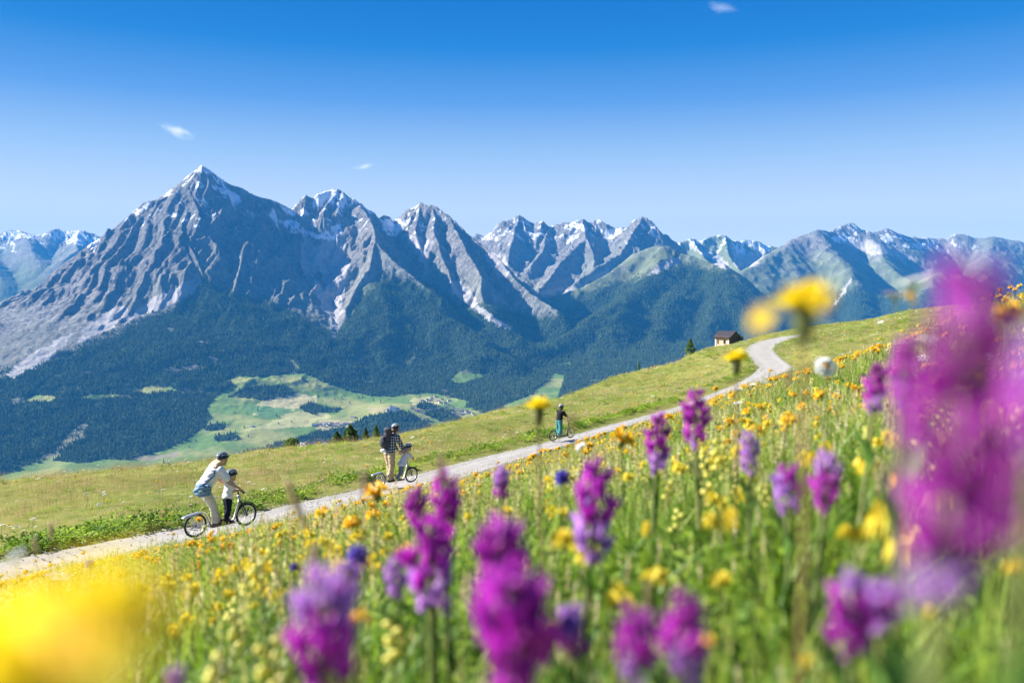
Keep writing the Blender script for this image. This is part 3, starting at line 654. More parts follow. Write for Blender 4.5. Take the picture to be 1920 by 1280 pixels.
def side_of_path(x, y):
    """positive on the camera side of the path"""
    d = (x[:, None]-PC[None, ::4, 0])**2+(y[:, None]-PC[None, ::4, 1])**2; i = d.argmin(1)*4
    return (x-PC[i, 0])*N[i, 0]+(y-PC[i, 1])*N[i, 1]
def hill_normal_rot(x, y, n): return np.c_[RNG.uniform(-.12, .12, n), RNG.uniform(-.12, .12, n), RNG.uniform(0, 6.28, n)]
# near slope
x, y = scatter_wedge(42000, .35, 27, -.8, .72, .62)
sd = side_of_path(x, y); z = hz(x, y); keep = (sd > 1.38) & (np.hypot(x, y) > .42)
r_ = np.hypot(x, y)
x, y, z, r_, sd = x[keep], y[keep], z[keep], r_[keep], sd[keep]
drymap = fbm(x/2.5, y/2.5, 3, 401)+.25*fbm(x/.6, y/.6, 2, 404) + .25*sstep(1.0, -.4, x/np.maximum(y,1)+.1) - .35*sstep(4, 1.5, r_)
u = RNG.uniform(size=len(x)); idx = np.where(u < np.clip(.30+.9*drymap, .05, .85), RNG.integers(5, 8, len(x)), np.where(RNG.uniform(size=len(x)) < np.clip(.30-.5*drymap+.35*sstep(4.5, 1.5, r_), .05, .9), RNG.integers(8, 11, len(x)), RNG.integers(0, 5, len(x))))
sc_ = RNG.uniform(.65, 1.25, len(x))*(.80+.20*sstep(.6, 3.5, r_)); sc_ *= np.where(sd < 2.2, .75, 1)
sc_ = np.where(r_ < 1.2, sc_*.8, sc_)*np.where(r_ > 4, .82, 1)*np.where(sd < 4.5, .8, 1)
def head_room(x, y, z):
    """how tall plants can stand here before they hide the gravel path from someone lying in the grass"""
    px_, _ = PIX(x, y, z); ln = np.interp(px_, [-400,0,200,400,600,745,900,1050,1160,1280,1400,1500,1600,1700,1800,1870,1920,2300], [1195,1097,1050,1013,963,922,875,837,804,774,722,699,664,636,586,545,532,478])
    return y*((640-ln)/FPX*CP-SP)/(CP+(640-ln)/FPX*SP)-z
hr__ = head_room(x, y, z)/.24*RNG.uniform(.8, 1.25, len(x)); sc_ = np.where((y > 1) & (RNG.uniform(size=len(x)) > .04), np.minimum(sc_, np.clip(hr__, .3, 9)), sc_)
instancer('grass', np.c_[x, y, z-.01], hill_normal_rot(x, y, len(x)), sc_, idx, near_protos, 'green and straw coloured meadow grass with seed heads covering the flowery slope', 'grass')
# meadow beyond the path
x, y = scatter_wedge(105000, 11, 262, -.72, .72, .62); sd = side_of_path(x, y); d_ = np.abs(sd); z = hz(x, y)
keep = ((sd < -1.35) | ((sd > 1.35) & (y > 24))) & (hz(x, y) > -60); x, y, z, sd = x[keep], y[keep], z[keep], sd[keep]
lush = (sd > -3.6) & (sd < 0) & (y < 75); lush &= RNG.uniform(size=len(x)) < .75*sstep(-3.8, -2.2, sd+.8*fbm(x/2, y/2, 2, 411))
gm = fbm(x/12, y/12, 3, 415)+.3*fbm(x/3, y/3, 2, 418)
idx = np.where(lush, RNG.integers(7, 10, len(x)), np.where(RNG.uniform(size=len(x)) < np.clip(.42+1.1*gm, .05, .95), RNG.integers(4, 7, len(x)), RNG.integers(0, 4, len(x))))
sc_ = RNG.uniform(.6, 1.1, len(x))*(.8+.9*sstep(30, 140, y)); sc_ = np.where(lush, RNG.uniform(.7, 1.25, len(x)), sc_); sc_ = np.where((sd < -3.6) & (y < 40), sc_*.72, sc_)*np.clip(1+1.1*fbm(x/1.4, y/1.4, 2, 441), .5, 1.6); tus = RNG.uniform(size=len(x)) < .035; idx = np.where(tus, RNG.integers(7, 10, len(x)), idx); sc_ = np.where(tus, sc_*1.05, sc_)
instancer('meadow_grass', np.c_[x, y, z-.01], hill_normal_rot(x, y, len(x)), sc_, idx, far_protos, 'olive and yellow green grass of the open meadow beyond the gravel path', 'grass')

# loose stones lying on and beside the gravel
peb = []
for k in range(3):
    bm = bmesh.new(); bmesh.ops.create_icosphere(bm, subdivisions=1, radius=1); r = random.Random(k)
    for v in bm.verts: v.co = Vector((v.co.x*r.uniform(.7,1.2), v.co.y*r.uniform(.6,1.1), v.co.z*r.uniform(.4,.7)))
    me = bpy.data.meshes.new('stone_shape'); bm.to_mesh(me); bm.free(); me.materials.append(plain('path_stone', (.50,.48,.46), .9, var=.35, scale=.6)); peb.append(bpy.data.objects.new('stone_shape', me))
n = 9000; i = (RNG.uniform(size=n)**1.5*len(S)*.75).astype(int); v = RNG.uniform(-1.12, 1.12, n); v = np.where(RNG.uniform(size=n) < .55, np.sign(v)*RNG.uniform(.7, 1.15, n), v)
q = PC[i, :2]+N[i]*(v*HW[i])[:, None]; instancer('loose_stones', np.c_[q, np.where(np.abs(v) < .95, PC[i, 2]+.022, hz(q[:, 0], q[:, 1])+.01)], RNG.uniform(0, 6, (n, 3))*np.array([.1,.1,1]), RNG.uniform(.008, .028, n)*(1+.6*(RNG.uniform(size=n) < .06)), RNG.integers(0, 3, n), peb, 'loose pale stones lying on the gravel path and along its edges', 'stones')

# tall thin stalks standing over the meadow turf
M_STALK = mat_grass('stalks', [(.3, (.34,.33,.10)), (.5, (.42,.30,.15)), (.7, (.36,.20,.12))])
stalk = [tuft(90+i, 16, .35, .46, .006, M_STALK, .3, 2, heads=12) for i in range(3)]
x, y = scatter_wedge(26000, 12, 120, -.72, .7, .6); sd = side_of_path(x, y); k_ = (np.abs(sd) > 1.6) & ((sd < 0) | (y > 20)) & (RNG.uniform(size=len(x)) < sstep(-.2, .3, fbm(x/5, y/5, 3, 431))); x, y = x[k_], y[k_]
instancer('meadow_stalks', np.c_[x, y, hz(x, y)], hill_normal_rot(x, y, len(x)), RNG.uniform(.6, 1.15, len(x)), RNG.integers(0, 3, len(x)), stalk, 'thin reddish and straw coloured stalks standing above the turf of the meadow', 'grass')
# ------------------------------------------------------------------ mesh builder
class MB:
    def __init__(s): s.V = []; s.F = []
    def add(s, V, F): b = len(s.V); s.V += [tuple(v) for v in V]; s.F += [tuple(b+i for i in f) for f in F]; return s
    def box(s, c, d, rz=0, M=None):
        x, y, z = [k/2 for k in d]; V = [Vector((sx*x, sy*y, sz*z)) for sx in (-1,1) for sy in (-1,1) for sz in (-1,1)]
        m = Matrix.Translation(c) @ Matrix.Rotation(rz, 4, 'Z'); m = m if M is None else Matrix.Translation(c) @ M
        return s.add([m @ v for v in V], [(0,1,3,2),(4,6,7,5),(0,4,5,1),(2,3,7,6),(0,2,6,4),(1,5,7,3)])
    def tube(s, pts, r, n=8, cap=True):
        pts = [Vector(p) for p in pts]; rs = r if hasattr(r, '__len__') else [r]*len(pts); V = []; F = []; up = Vector((0,0,1)); pv = None
        for i, p in enumerate(pts):
            t = ((pts[min(i+1, len(pts)-1)]-pts[max(i-1, 0)])).normalized()
            a = (pv - t*pv.dot(t)) if pv is not None else (t.cross(up) if abs(t.z) < .95 else t.cross(Vector((1,0,0))))
            a.normalize(); pv = a; b = t.cross(a)
            for k in range(n): an = 2*math.pi*k/n; V.append(p+(a*math.cos(an)+b*math.sin(an))*rs[i])
        for i in range(len(pts)-1):
            for k in range(n): F.append((i*n+k, i*n+(k+1) % n, (i+1)*n+(k+1) % n, (i+1)*n+k))
        if cap: F += [tuple(range(n-1, -1, -1)), tuple((len(pts)-1)*n+k for k in range(n))]
        return s.add(V, F)
    def torus(s, c, R_, r, ax='Y', n=28, m=8, sx=1.0):
        V = []; F = []
        for i in range(n):
            a = 2*math.pi*i/n
            for j in range(m):
                b = 2*math.pi*j/m; q = R_+r*math.cos(b); h = r*math.sin(b)*sx
                V.append(Vector(c)+Vector((q*math.cos(a), h, q*math.sin(a))))
        for i in range(n):
            for j in range(m): F.append((i*m+j, ((i+1) % n)*m+j, ((i+1) % n)*m+(j+1) % m, i*m+(j+1) % m))
        return s.add(V, F)
    def ell(s, c, d, n=12, m=7, top=False, M=None):
        V = []; F = []; lo = 0 if top else -math.pi/2
        for j in range(m+1):
            e = lo+(math.pi/2-lo)*j/m
            for i in range(n):
                a = 2*math.pi*i/n; v = Vector((d[0]*math.cos(e)*math.cos(a), d[1]*math.cos(e)*math.sin(a), d[2]*math.sin(e)))
                if M is not None: v = M @ v
                V.append(v+Vector(c))
        for j in range(m):
            for i in range(n): F.append((j*n+i, j*n+(i+1) % n, (j+1)*n+(i+1) % n, (j+1)*n+i))
        return s.add(V, F)
    def build(s, name, mat, parent=None, smooth=True, link=True):
        o = mesh_obj(name, s.V, s.F, mat, parent, smooth, link); return o
def empty(name, loc, rz=0, label=None, cat=None, group=None):
    o = bpy.data.objects.new(name, None); COL.objects.link(o); o.location = loc; o.rotation_euler = (0, 0, rz); o.empty_display_size = .1
    return props(o, label, cat, group)
_kids = {}
def kids(o):
    return [c for c in o.children]
def copy_tree(o, tree=None, parent=None):
    c = o.copy(); COL.objects.link(c)
    if parent is not None: c.parent = parent
    for ch in (tree if tree is not None else kids(o)): copy_tree(ch, None if ch.children else [], c)
    return c

# ------------------------------------------------------------------ implicit bodies
class Body:
    def __init__(s, lo, hi, h):
        s.lo = np.array(lo, float); s.h = h; s.n = np.ceil((np.array(hi)-s.lo)/h).astype(int)+1; s.f = np.full(s.n, .5, np.float32)
    def _blk(s, lo, hi):
        a = np.clip(np.floor((lo-s.lo)/s.h).astype(int), 0, s.n-1); b = np.clip(np.ceil((hi-s.lo)/s.h).astype(int)+1, 1, s.n)
        sl = tuple(slice(i, j) for i, j in zip(a, b)); g = np.meshgrid(*[s.lo[k]+s.h*np.arange(a[k], b[k]) for k in range(3)], indexing='ij', sparse=True)
        return sl, g
    def _un(s, sl, d, k):
        f = s.f[sl]; h = np.maximum(k-np.abs(f-d), 0)/k; s.f[sl] = np.minimum(f, d)-h*h*k*.25
    def cap(s, a, b, ra, rb=None, k=.02):
        rb = ra if rb is None else rb; a = np.array(a, float); b = np.array(b, float); m = max(ra, rb)+k+.03
        sl, (x, y, z) = s._blk(np.minimum(a, b)-m, np.maximum(a, b)+m); d = b-a; L = d@d+1e-9
        t = np.clip(((x-a[0])*d[0]+(y-a[1])*d[1]+(z-a[2])*d[2])/L, 0, 1)
        s._un(sl, np.sqrt((x-a[0]-t*d[0])**2+(y-a[1]-t*d[1])**2+(z-a[2]-t*d[2])**2)-(ra+(rb-ra)*t), k); return s
    def ell(s, c, r, k=.03, M=None):
        """ellipsoid, M = 3x3 rows of local axes"""
        c = np.array(c, float); r = np.array(r, float); m = r.max()+k+.03; sl, (x, y, z) = s._blk(c-m, c+m)
        X, Y, Z = x-c[0], y-c[1], z-c[2]
        if M is not None: M = np.array(M); X, Y, Z = [M[i,0]*X+M[i,1]*Y+M[i,2]*Z for i in range(3)]
        q = np.sqrt((X/r[0])**2+(Y/r[1])**2+(Z/r[2])**2)+1e-9; q2 = np.sqrt((X/r[0]**2)**2+(Y/r[1]**2)**2+(Z/r[2]**2)**2)+1e-9
        s._un(sl, q*(q-1)/q2, k); return s
    def chain(s, pts, rs, k=.02):
        for i in range(len(pts)-1): s.cap(pts[i], pts[i+1], rs[i], rs[i+1], k)
        return s
    def wrinkle(s, amp, sc, seed):
        g = np.meshgrid(*[s.lo[k]+s.h*np.arange(s.n[k]) for k in range(3)], indexing='ij'); near = np.abs(s.f) < .04
        x, y, z = [q[near] for q in g]; s.f[near] += (amp*perlin(x/sc+y/sc*.7, z/sc*1.3+y/sc*.4, seed)).astype(np.float32); return s
    def cut(s, p, n):
        n = np.array(n, float)/np.linalg.norm(n); g = np.meshgrid(*[s.lo[k]+s.h*np.arange(s.n[k]) for k in range(3)], indexing='ij', sparse=True)
        s.f = np.maximum(s.f, (g[0]-p[0])*n[0]+(g[1]-p[1])*n[1]+(g[2]-p[2])*n[2]).astype(np.float32); return s
    def mesh(s):
        f = s.f; ins = f < 0
        c = [f[i:f.shape[0]-1+i, j:f.shape[1]-1+j, k:f.shape[2]-1+k] for i in (0,1) for j in (0,1) for k in (0,1)]
        nin = sum((q < 0).astype(np.int8) for q in c); cell = (nin > 0) & (nin < 8); idx = np.argwhere(cell); ids = np.full(cell.shape, -1, np.int64); ids[cell] = np.arange(len(idx))
        cv = [q[cell] for q in c]; off = [(i, j, k) for i in (0,1) for j in (0,1) for k in (0,1)]; acc = np.zeros((len(idx), 3)); cnt = np.zeros(len(idx))
        for a in range(8):
            for b in range(a+1, 8):
                if sum(abs(off[a][q]-off[b][q]) for q in range(3)) != 1: continue
                m = (cv[a] < 0) != (cv[b] < 0); t = np.where(m, cv[a]/(cv[a]-cv[b]+1e-12*(~m)+0), 0) if True else 0
                t = np.clip(np.nan_to_num(t), 0, 1)
                pt = np.array(off[a])+t[:, None]*(np.array(off[b])-np.array(off[a])); acc += pt*m[:, None]; cnt += m
        V = (idx+acc/cnt[:, None])*s.h+s.lo; F = []
        for ax in range(3):
            u, v = [q for q in range(3) if q != ax]; A = np.moveaxis(ins, ax, 0); m = A[:-1] != A[1:]; e = np.argwhere(m)
            e = e[(e[:, 1] > 0) & (e[:, 2] > 0) & (e[:, 1] < A.shape[1]-1) & (e[:, 2] < A.shape[2]-1)]
            flip = A[e[:, 0], e[:, 1], e[:, 2]]
            def cid(du, dv):
                q = np.zeros((len(e), 3), int); q[:, ax] = e[:, 0]; q[:, u] = e[:, 1]-du; q[:, v] = e[:, 2]-dv; return ids[q[:, 0], q[:, 1], q[:, 2]]
            Q = np.stack([cid(0,0), cid(1,0), cid(1,1), cid(0,1)], 1); fl = flip if ax != 1 else ~flip
            Q[fl] = Q[fl][:, ::-1]; F.append(Q)
        return V, np.concatenate(F)
    def build(s, name, mat, parent=None):
        V, F = s.mesh(); return mesh_obj(name, V, F[:, ::-1], mat, parent)

# ------------------------------------------------------------------ materials for people and scooters
def fabric(name, c, var=.10, scale=60): return plain(name, c, .9, var=var, scale=scale, spec=.1)
SKIN = plain('skin', (.50,.29,.19), .55, var=.06); SKIN2 = plain('skin_tanned', (.40,.21,.13), .55, var=.06)
WHITE_T = fabric('white_cotton', (.78,.78,.80), .05, 25); CREAM = fabric('cream_trousers', (.60,.55,.45), .08, 12); NAVY = fabric('navy_trousers', (.015,.018,.035))
BEIGE = fabric('beige_trousers', (.47,.36,.23), .15, 14); GREY_T = fabric('pale_grey_cotton', (.62,.61,.66), .14, 30); BLUEGREY = fabric('blue_grey_leggings', (.13,.17,.26), .2, 30)
BLACK_T = fabric('black_cotton', (.022,.02,.028)); TEAL = fabric('teal_shorts', (.07,.24,.26), .15, 12)
def mat_plaid():
    t = NT('plaid_flannel'); tc = t.n('TexCoord').outputs['Object']; sx = t.n('SeparateXYZ', Vector=tc)
    def stripe(s, a, b): return t.math('GREATER_THAN', t.math('SINE', t.math('MULTIPLY', s, a)), b)
    d = t.math('SUBTRACT', sx.outputs[1], t.math('MULTIPLY', sx.outputs[0], .9))
    f = t.math('ADD', t.math('MULTIPLY', stripe(sx.outputs[2], 75, 0), .5), t.math('MULTIPLY', stripe(d, 70, 0), .5))
    t.bsdf(t.ramp(f, [(0, (.55,.58,.64)), (.4, (.13,.15,.20)), (.9, (.02,.022,.035))]), .9, spec=.1)
    t.t.nodes[-1]; return t.m
PLAID = mat_plaid()
HAIR = plain('blonde_hair', (.66,.42,.24), .6, var=.3, scale=60); HAIRD = plain('brown_hair', (.10,.06,.035), .6, var=.3, scale=60)
HELM_D = plain('helmet_black', (.02,.022,.03), .35, spec=.5); HELM_W = plain('helmet_white', (.72,.75,.80), .3, spec=.5); HELM_S = plain('helmet_blue_grey', (.30,.36,.44), .3, spec=.5)
SHOE = plain('shoe_brown', (.13,.08,.06), .7); SHOEB = plain('shoe_black', (.025,.02,.02), .7); SHOEG = plain('shoe_grey', (.3,.3,.3), .7)
METAL = plain('frame_silver', (.55,.55,.54), .32, metal=.75, var=.05); RUBBER = plain('tyre_rubber', (.025,.025,.025), .85); DARKM = plain('dark_metal', (.05,.05,.055), .4, metal=.6)
REDM = plain('red_paint', (.45,.05,.04), .35); DECK = plain('scooter_deck', (.06,.055,.05), .8, var=.3)
GRIP = plain('grip_rubber', (.03,.03,.03), .8)
BAGB = fabric('denim_blue_bag', (.17,.27,.36), .2, 20); PACK = fabric('grey_backpack', (.07,.07,.085), .3, 10); STRAP = fabric('dark_strap', (.03,.03,.04))
EYE = plain('eye_dark', (.02,.015,.01), .3); LIP = plain('lip', (.45,.16,.13), .5)

def helmet(c, r, tilt, parent, rib=HELM_W, base=HELM_D):
    M = Matrix.Rotation(tilt, 3, 'Y'); hb = MB().ell(c, (r*1.28, r*1.05, r*.98), 20, 8, True, M)
    e = MB(); e.torus((0,0,0), 1, .1, n=24, m=6)
    rim = [Vector(c)+M @ Vector((r*1.29*math.cos(a), r*1.06*math.sin(a), -.006)) for a in np.linspace(0, 2*math.pi, 25)]
    hb.tube(rim, .012, 6, False); o = hb.build('helmet', base, parent)
    for k in range(-2, 3):
        pts = []
        for q in np.linspace(.10, .94, 9):
            a = math.pi*q; yy_ = k*.38; pts.append(Vector(c)+M @ Vector((r*1.30*math.cos(a)*math.sqrt(1-yy_*yy_), r*1.1*yy_*(.45+.55*math.sin(a)), r*1.04*math.sin(a)*math.sqrt(max(.1, 1-yy_*yy_)))))
        MB().tube(pts, [.004]+[.0115]*7+[.004], 6).build('helmet_rib', rib, o)
    for s in (-1, 1):
        MB().tube([Vector(c)+Vector((.02, s*r*.98, -.01)), Vector(c)+Vector((.035, s*r*.8, -r*1.0)), Vector(c)+Vector((.045, 0, -r*1.42))], .004, 5).build('chin_strap', STRAP, o)
    return o
def hand(B_, wrist, tip, sc=1.0, side=1, grip=None):
    """palm, four unequal bent fingers and a thumb; fingers curl round a bar running along y"""
    w_ = Vector(wrist); d = (Vector(tip)-w_).normalized(); s = Vector((0, 1, 0)); s = (s-d*s.dot(d)).normalized(); nrm = d.cross(s)
    if nrm.z > 0: nrm = -nrm
    pm = w_+d*.045*sc
    for q in (-1, 0, 1): B_.cap(w_+s*q*.014*sc, w_+d*.085*sc+s*q*.026*sc, .014*sc, .013*sc, .012)
    for i, L in enumerate((.9, 1.0, .95, .75)):
        r0 = w_+d*.085*sc+s*(i-1.5)*.021*sc; j1 = r0+d*.03*L*sc+nrm*.012*sc; j2 = j1+nrm*.026*L*sc-d*.004*sc; j3 = j2-d*.02*L*sc+nrm*.002
        B_.chain([r0, j1, j2, j3], [.0095*sc, .009*sc, .008*sc, .007*sc], .003)
    t0 = w_+d*.03*sc-s*side*.026*sc; B_.chain([t0, t0+d*.03*sc-s*side*.018*sc+nrm*.015*sc, t0+d*.045*sc-s*side*.004*sc+nrm*.035*sc], [.012*sc, .0105*sc, .009*sc], .004)
def V3(t, y): return (t[0], t[1]+y, t[2])
def person(name_loc, rz, J, label, sc=1.0, hz_=.0085, female=False):
    """J: joints in scooter space. Returns the continuous body mesh (top-level) so clothing can be parented."""
    allp = np.array([p for k, v in J.items() if k not in ('skin', 'look') for p in (v if isinstance(v[0], (tuple, list)) else [v])], float)
    lo, hi = allp.min(0)-.22, allp.max(0)+.22; lo[2] = max(lo[2], 0)
    B_ = Body(lo, hi, hz_*max(.8, sc)); pel, ch, nk, hd = [np.array(J[k], float) for k in ('pelvis', 'chest', 'neck', 'head')]
    ax = (nk-pel); ax /= np.linalg.norm(ax); fwd = np.array([ax[2], 0, -ax[0]]); fwd /= np.linalg.norm(fwd); M = [fwd, [0,1,0], np.cross(fwd, [0,1,0])]
    hw = .155*sc if not female else .16*sc; sw = abs(J['sh'][0][1]-J['sh'][1][1])/2
    B_.ell(pel, (.115*sc, hw, .13*sc), .05, M); mid = (pel+ch)/2; B_.ell(mid, (.10*sc, .135*sc, .17*sc), .06, M); B_.ell(ch, (.115*sc, .16*sc, .19*sc), .06, M)
    B_.cap(J['sh'][0], J['sh'][1], .055*sc, .055*sc, .06); B_.cap(ch+(nk-ch)*.5, hd, .052*sc, .05*sc, .03)
    hdir = np.array(J.get('look', (1, 0, -.1)), float); hdir /= np.linalg.norm(hdir); side = np.cross([0,0,1], hdir); side /= np.linalg.norm(side); upv = np.cross(hdir, side); HM = [hdir, side, upv]
    r = .092*(.5+.5*sc) if sc < 1 else .093
    B_.ell(hd+upv*.02, (r*1.05, r*.82, r*1.0), .02, HM); B_.ell(hd+hdir*.025-upv*.045, (r*.75, r*.62, r*.85), .03, HM)
    B_.cap(hd+hdir*r*.95+upv*.004, hd+hdir*r*1.16-upv*.024, .008, .012, .012)           # nose
    B_.cap(hd+hdir*r*.9-upv*.10*r/.092+side*.012, hd+hdir*r*.9-upv*.10*r/.092-side*.012, .016, .016, .02)  # chin
    for s in (-1, 1): B_.ell(hd+side*s*r*.84-hdir*.004, (.016, .008, .028), .008, HM)   # ears
    for i, s in enumerate((1, -1)):
        sh, el, ha = J['sh'][i], J['el'][i], J['ha'][i]; wr = np.array(ha)+(np.array(el)-np.array(ha))*(.075*sc/np.linalg.norm(np.array(el)-np.array(ha)))
        B_.chain([sh, el, wr], [.052*sc, .038*sc, .025*sc], .02); hand(B_, wr, np.array(ha)+np.array([0,0,.0]), sc, s)
        hp, kn, an = J['hip'][i], J['kn'][i], J['an'][i]
        B_.chain([hp, kn], [.088*sc, .056*sc], .035); calf = np.array(kn)*.68+np.array(an)*.32-np.array([.012, 0, 0])*sc; B_.chain([kn, calf, an], [.054*sc, .054*sc, .034*sc], .02)
        B_.chain([an, (an[0]+.11*sc, an[1]+s*.012, an[2]-.05*sc)], [.034*sc, .026*sc], .02)
    o = B_.build('person', J['skin']); o.location = name_loc; o.rotation_euler = (0, 0, rz); props(o, label, 'person')
    for s in (-1, 1):
        c = Vector(hd+hdir*r*.99+side*s*.031*r/.092+upv*.012); MB().ell(c, (.008, .010, .007), 8, 5).build('eye', EYE, o)
    c = Vector(hd+hdir*r*1.0-upv*.055*r/.092); MB().ell(c, (.007, .02, .006), 8, 5).build('mouth', LIP, o)
    return o
def shirt(par, J, mat, sc, sleeve=.55, hem=.02, name='t_shirt', loose=.014, hres=.0095):
    pel, ch, nk = [np.array(J[k], float) for k in ('pelvis', 'chest', 'neck')]; allp = np.array([pel, ch, nk, *J['sh'], *J['el']]); B_ = Body(allp.min(0)-.27, allp.max(0)+.25, hres)
    ax = nk-pel; ax /= np.linalg.norm(ax); fwd = np.array([ax[2], 0, -ax[0]]); M = [fwd, [0,1,0], np.cross(fwd, [0,1,0])]; g = loose
    B_.ell(pel+ax*.02, (.125*sc+g, .165*sc+g, .15*sc), .05, M); B_.ell((pel+ch)/2, (.112*sc+g, .145*sc+g, .17*sc), .07, M); B_.ell(ch, (.118*sc+g, .165*sc+g, .185*sc), .06, M)
    B_.cap(J['sh'][0], J['sh'][1], .06*sc+g, .06*sc+g, .06)
    for i in (0, 1):
        sh, el = np.array(J['sh'][i]), np.array(J['el'][i])
        if sleeve <= 1: B_.cap(sh, sh+(el-sh)*sleeve, .058*sc+g, .058*sc+g*1.2, .03)
        else:
            ha = np.array(J['ha'][i]); B_.chain([sh, el, el+(ha-el)*.75], [.058*sc+g, .046*sc+g, .033*sc+g*.8], .03)
    B_.wrinkle(.011, .075, 5).cut(pel-ax*hem, -ax).cut(nk+ax*.0, ax); return B_.build(name, mat, par)
def trousers(par, J, mat, sc, end=1.0, loose=.016, name='trousers', hres=.0095, flare=1.0):
    pel = np.array(J['pelvis'], float); allp = np.array([pel, *J['hip'], *J['kn'], *J['an']]); B_ = Body(allp.min(0)-.2, allp.max(0)+.2, hres); g = loose
    B_.ell(pel, (.122*sc+g*.6, .162*sc+g*.5, .13*sc), .05)
    for i in (0, 1):
        hp, kn, an = [np.array(J[k][i], float) for k in ('hip', 'kn', 'an')]; B_.cap(hp, kn, .093*sc+g*.6, .060*sc+g, .03); B_.cap(kn, kn+(an-kn)*end, .060*sc+g, (.046*sc+g)*flare, .012)
    B_.wrinkle(.012, .09, 9).cut(pel+np.array([0,0,.10*sc]), (0,0,1)); return B_.build(name, mat, par)
def shoes(par, J, mat, sc):
    for i, s in enumerate((1, -1)):
        a = J['an'][i]; z = a[2]-.075*sc; B_ = Body((a[0]-.12, a[1]-.1, z-.05), (a[0]+.25, a[1]+.1, a[2]+.08), .008)
        B_.cap((a[0]-.03*sc, a[1], z+.02), (a[0]+.13*sc, a[1]+s*.015, z+.012), .04*sc, .034*sc, .02).cap((a[0]-.01, a[1], z+.06*sc), (a[0]+.01, a[1], z+.02), .038*sc, .04*sc, .03).cut((0, 0, z-.022*sc), (0,0,-1))
        B_.build('shoe', mat, par)
def hair(par, J, mat, ln, wid=.09, back=0.):
    hd = np.array(J['head'], float); B_ = Body(hd-np.array([.36, .28, ln+.12]), hd+np.array([.2, .25, .2]), .009)
    B_.ell(hd+np.array([-.018, 0, .012]), (.105, .092, .10), .02)
    r = random.Random(3)
    for k in range(16):
        a = -1.25+2.5*k/15; x0 = -.055-.03*math.cos(a*1.2); y0 = math.sin(a)*wid
        B_.chain([hd+np.array([x0, y0*.8, -.01]), hd+np.array([x0-.028-back*.5, y0*1.1, -.5*ln]), hd+np.array([x0-.03-back+r.uniform(-.02,.02), y0*1.35+r.uniform(-.02,.02), -ln*r.uniform(.8, 1.05)])], [.032, .034, .018], .012)
    B_.cut(hd+np.array([.045, 0, 0]), (1, 0, .25)); return B_.wrinkle(.008, .03, 4).build('hair', mat, par)

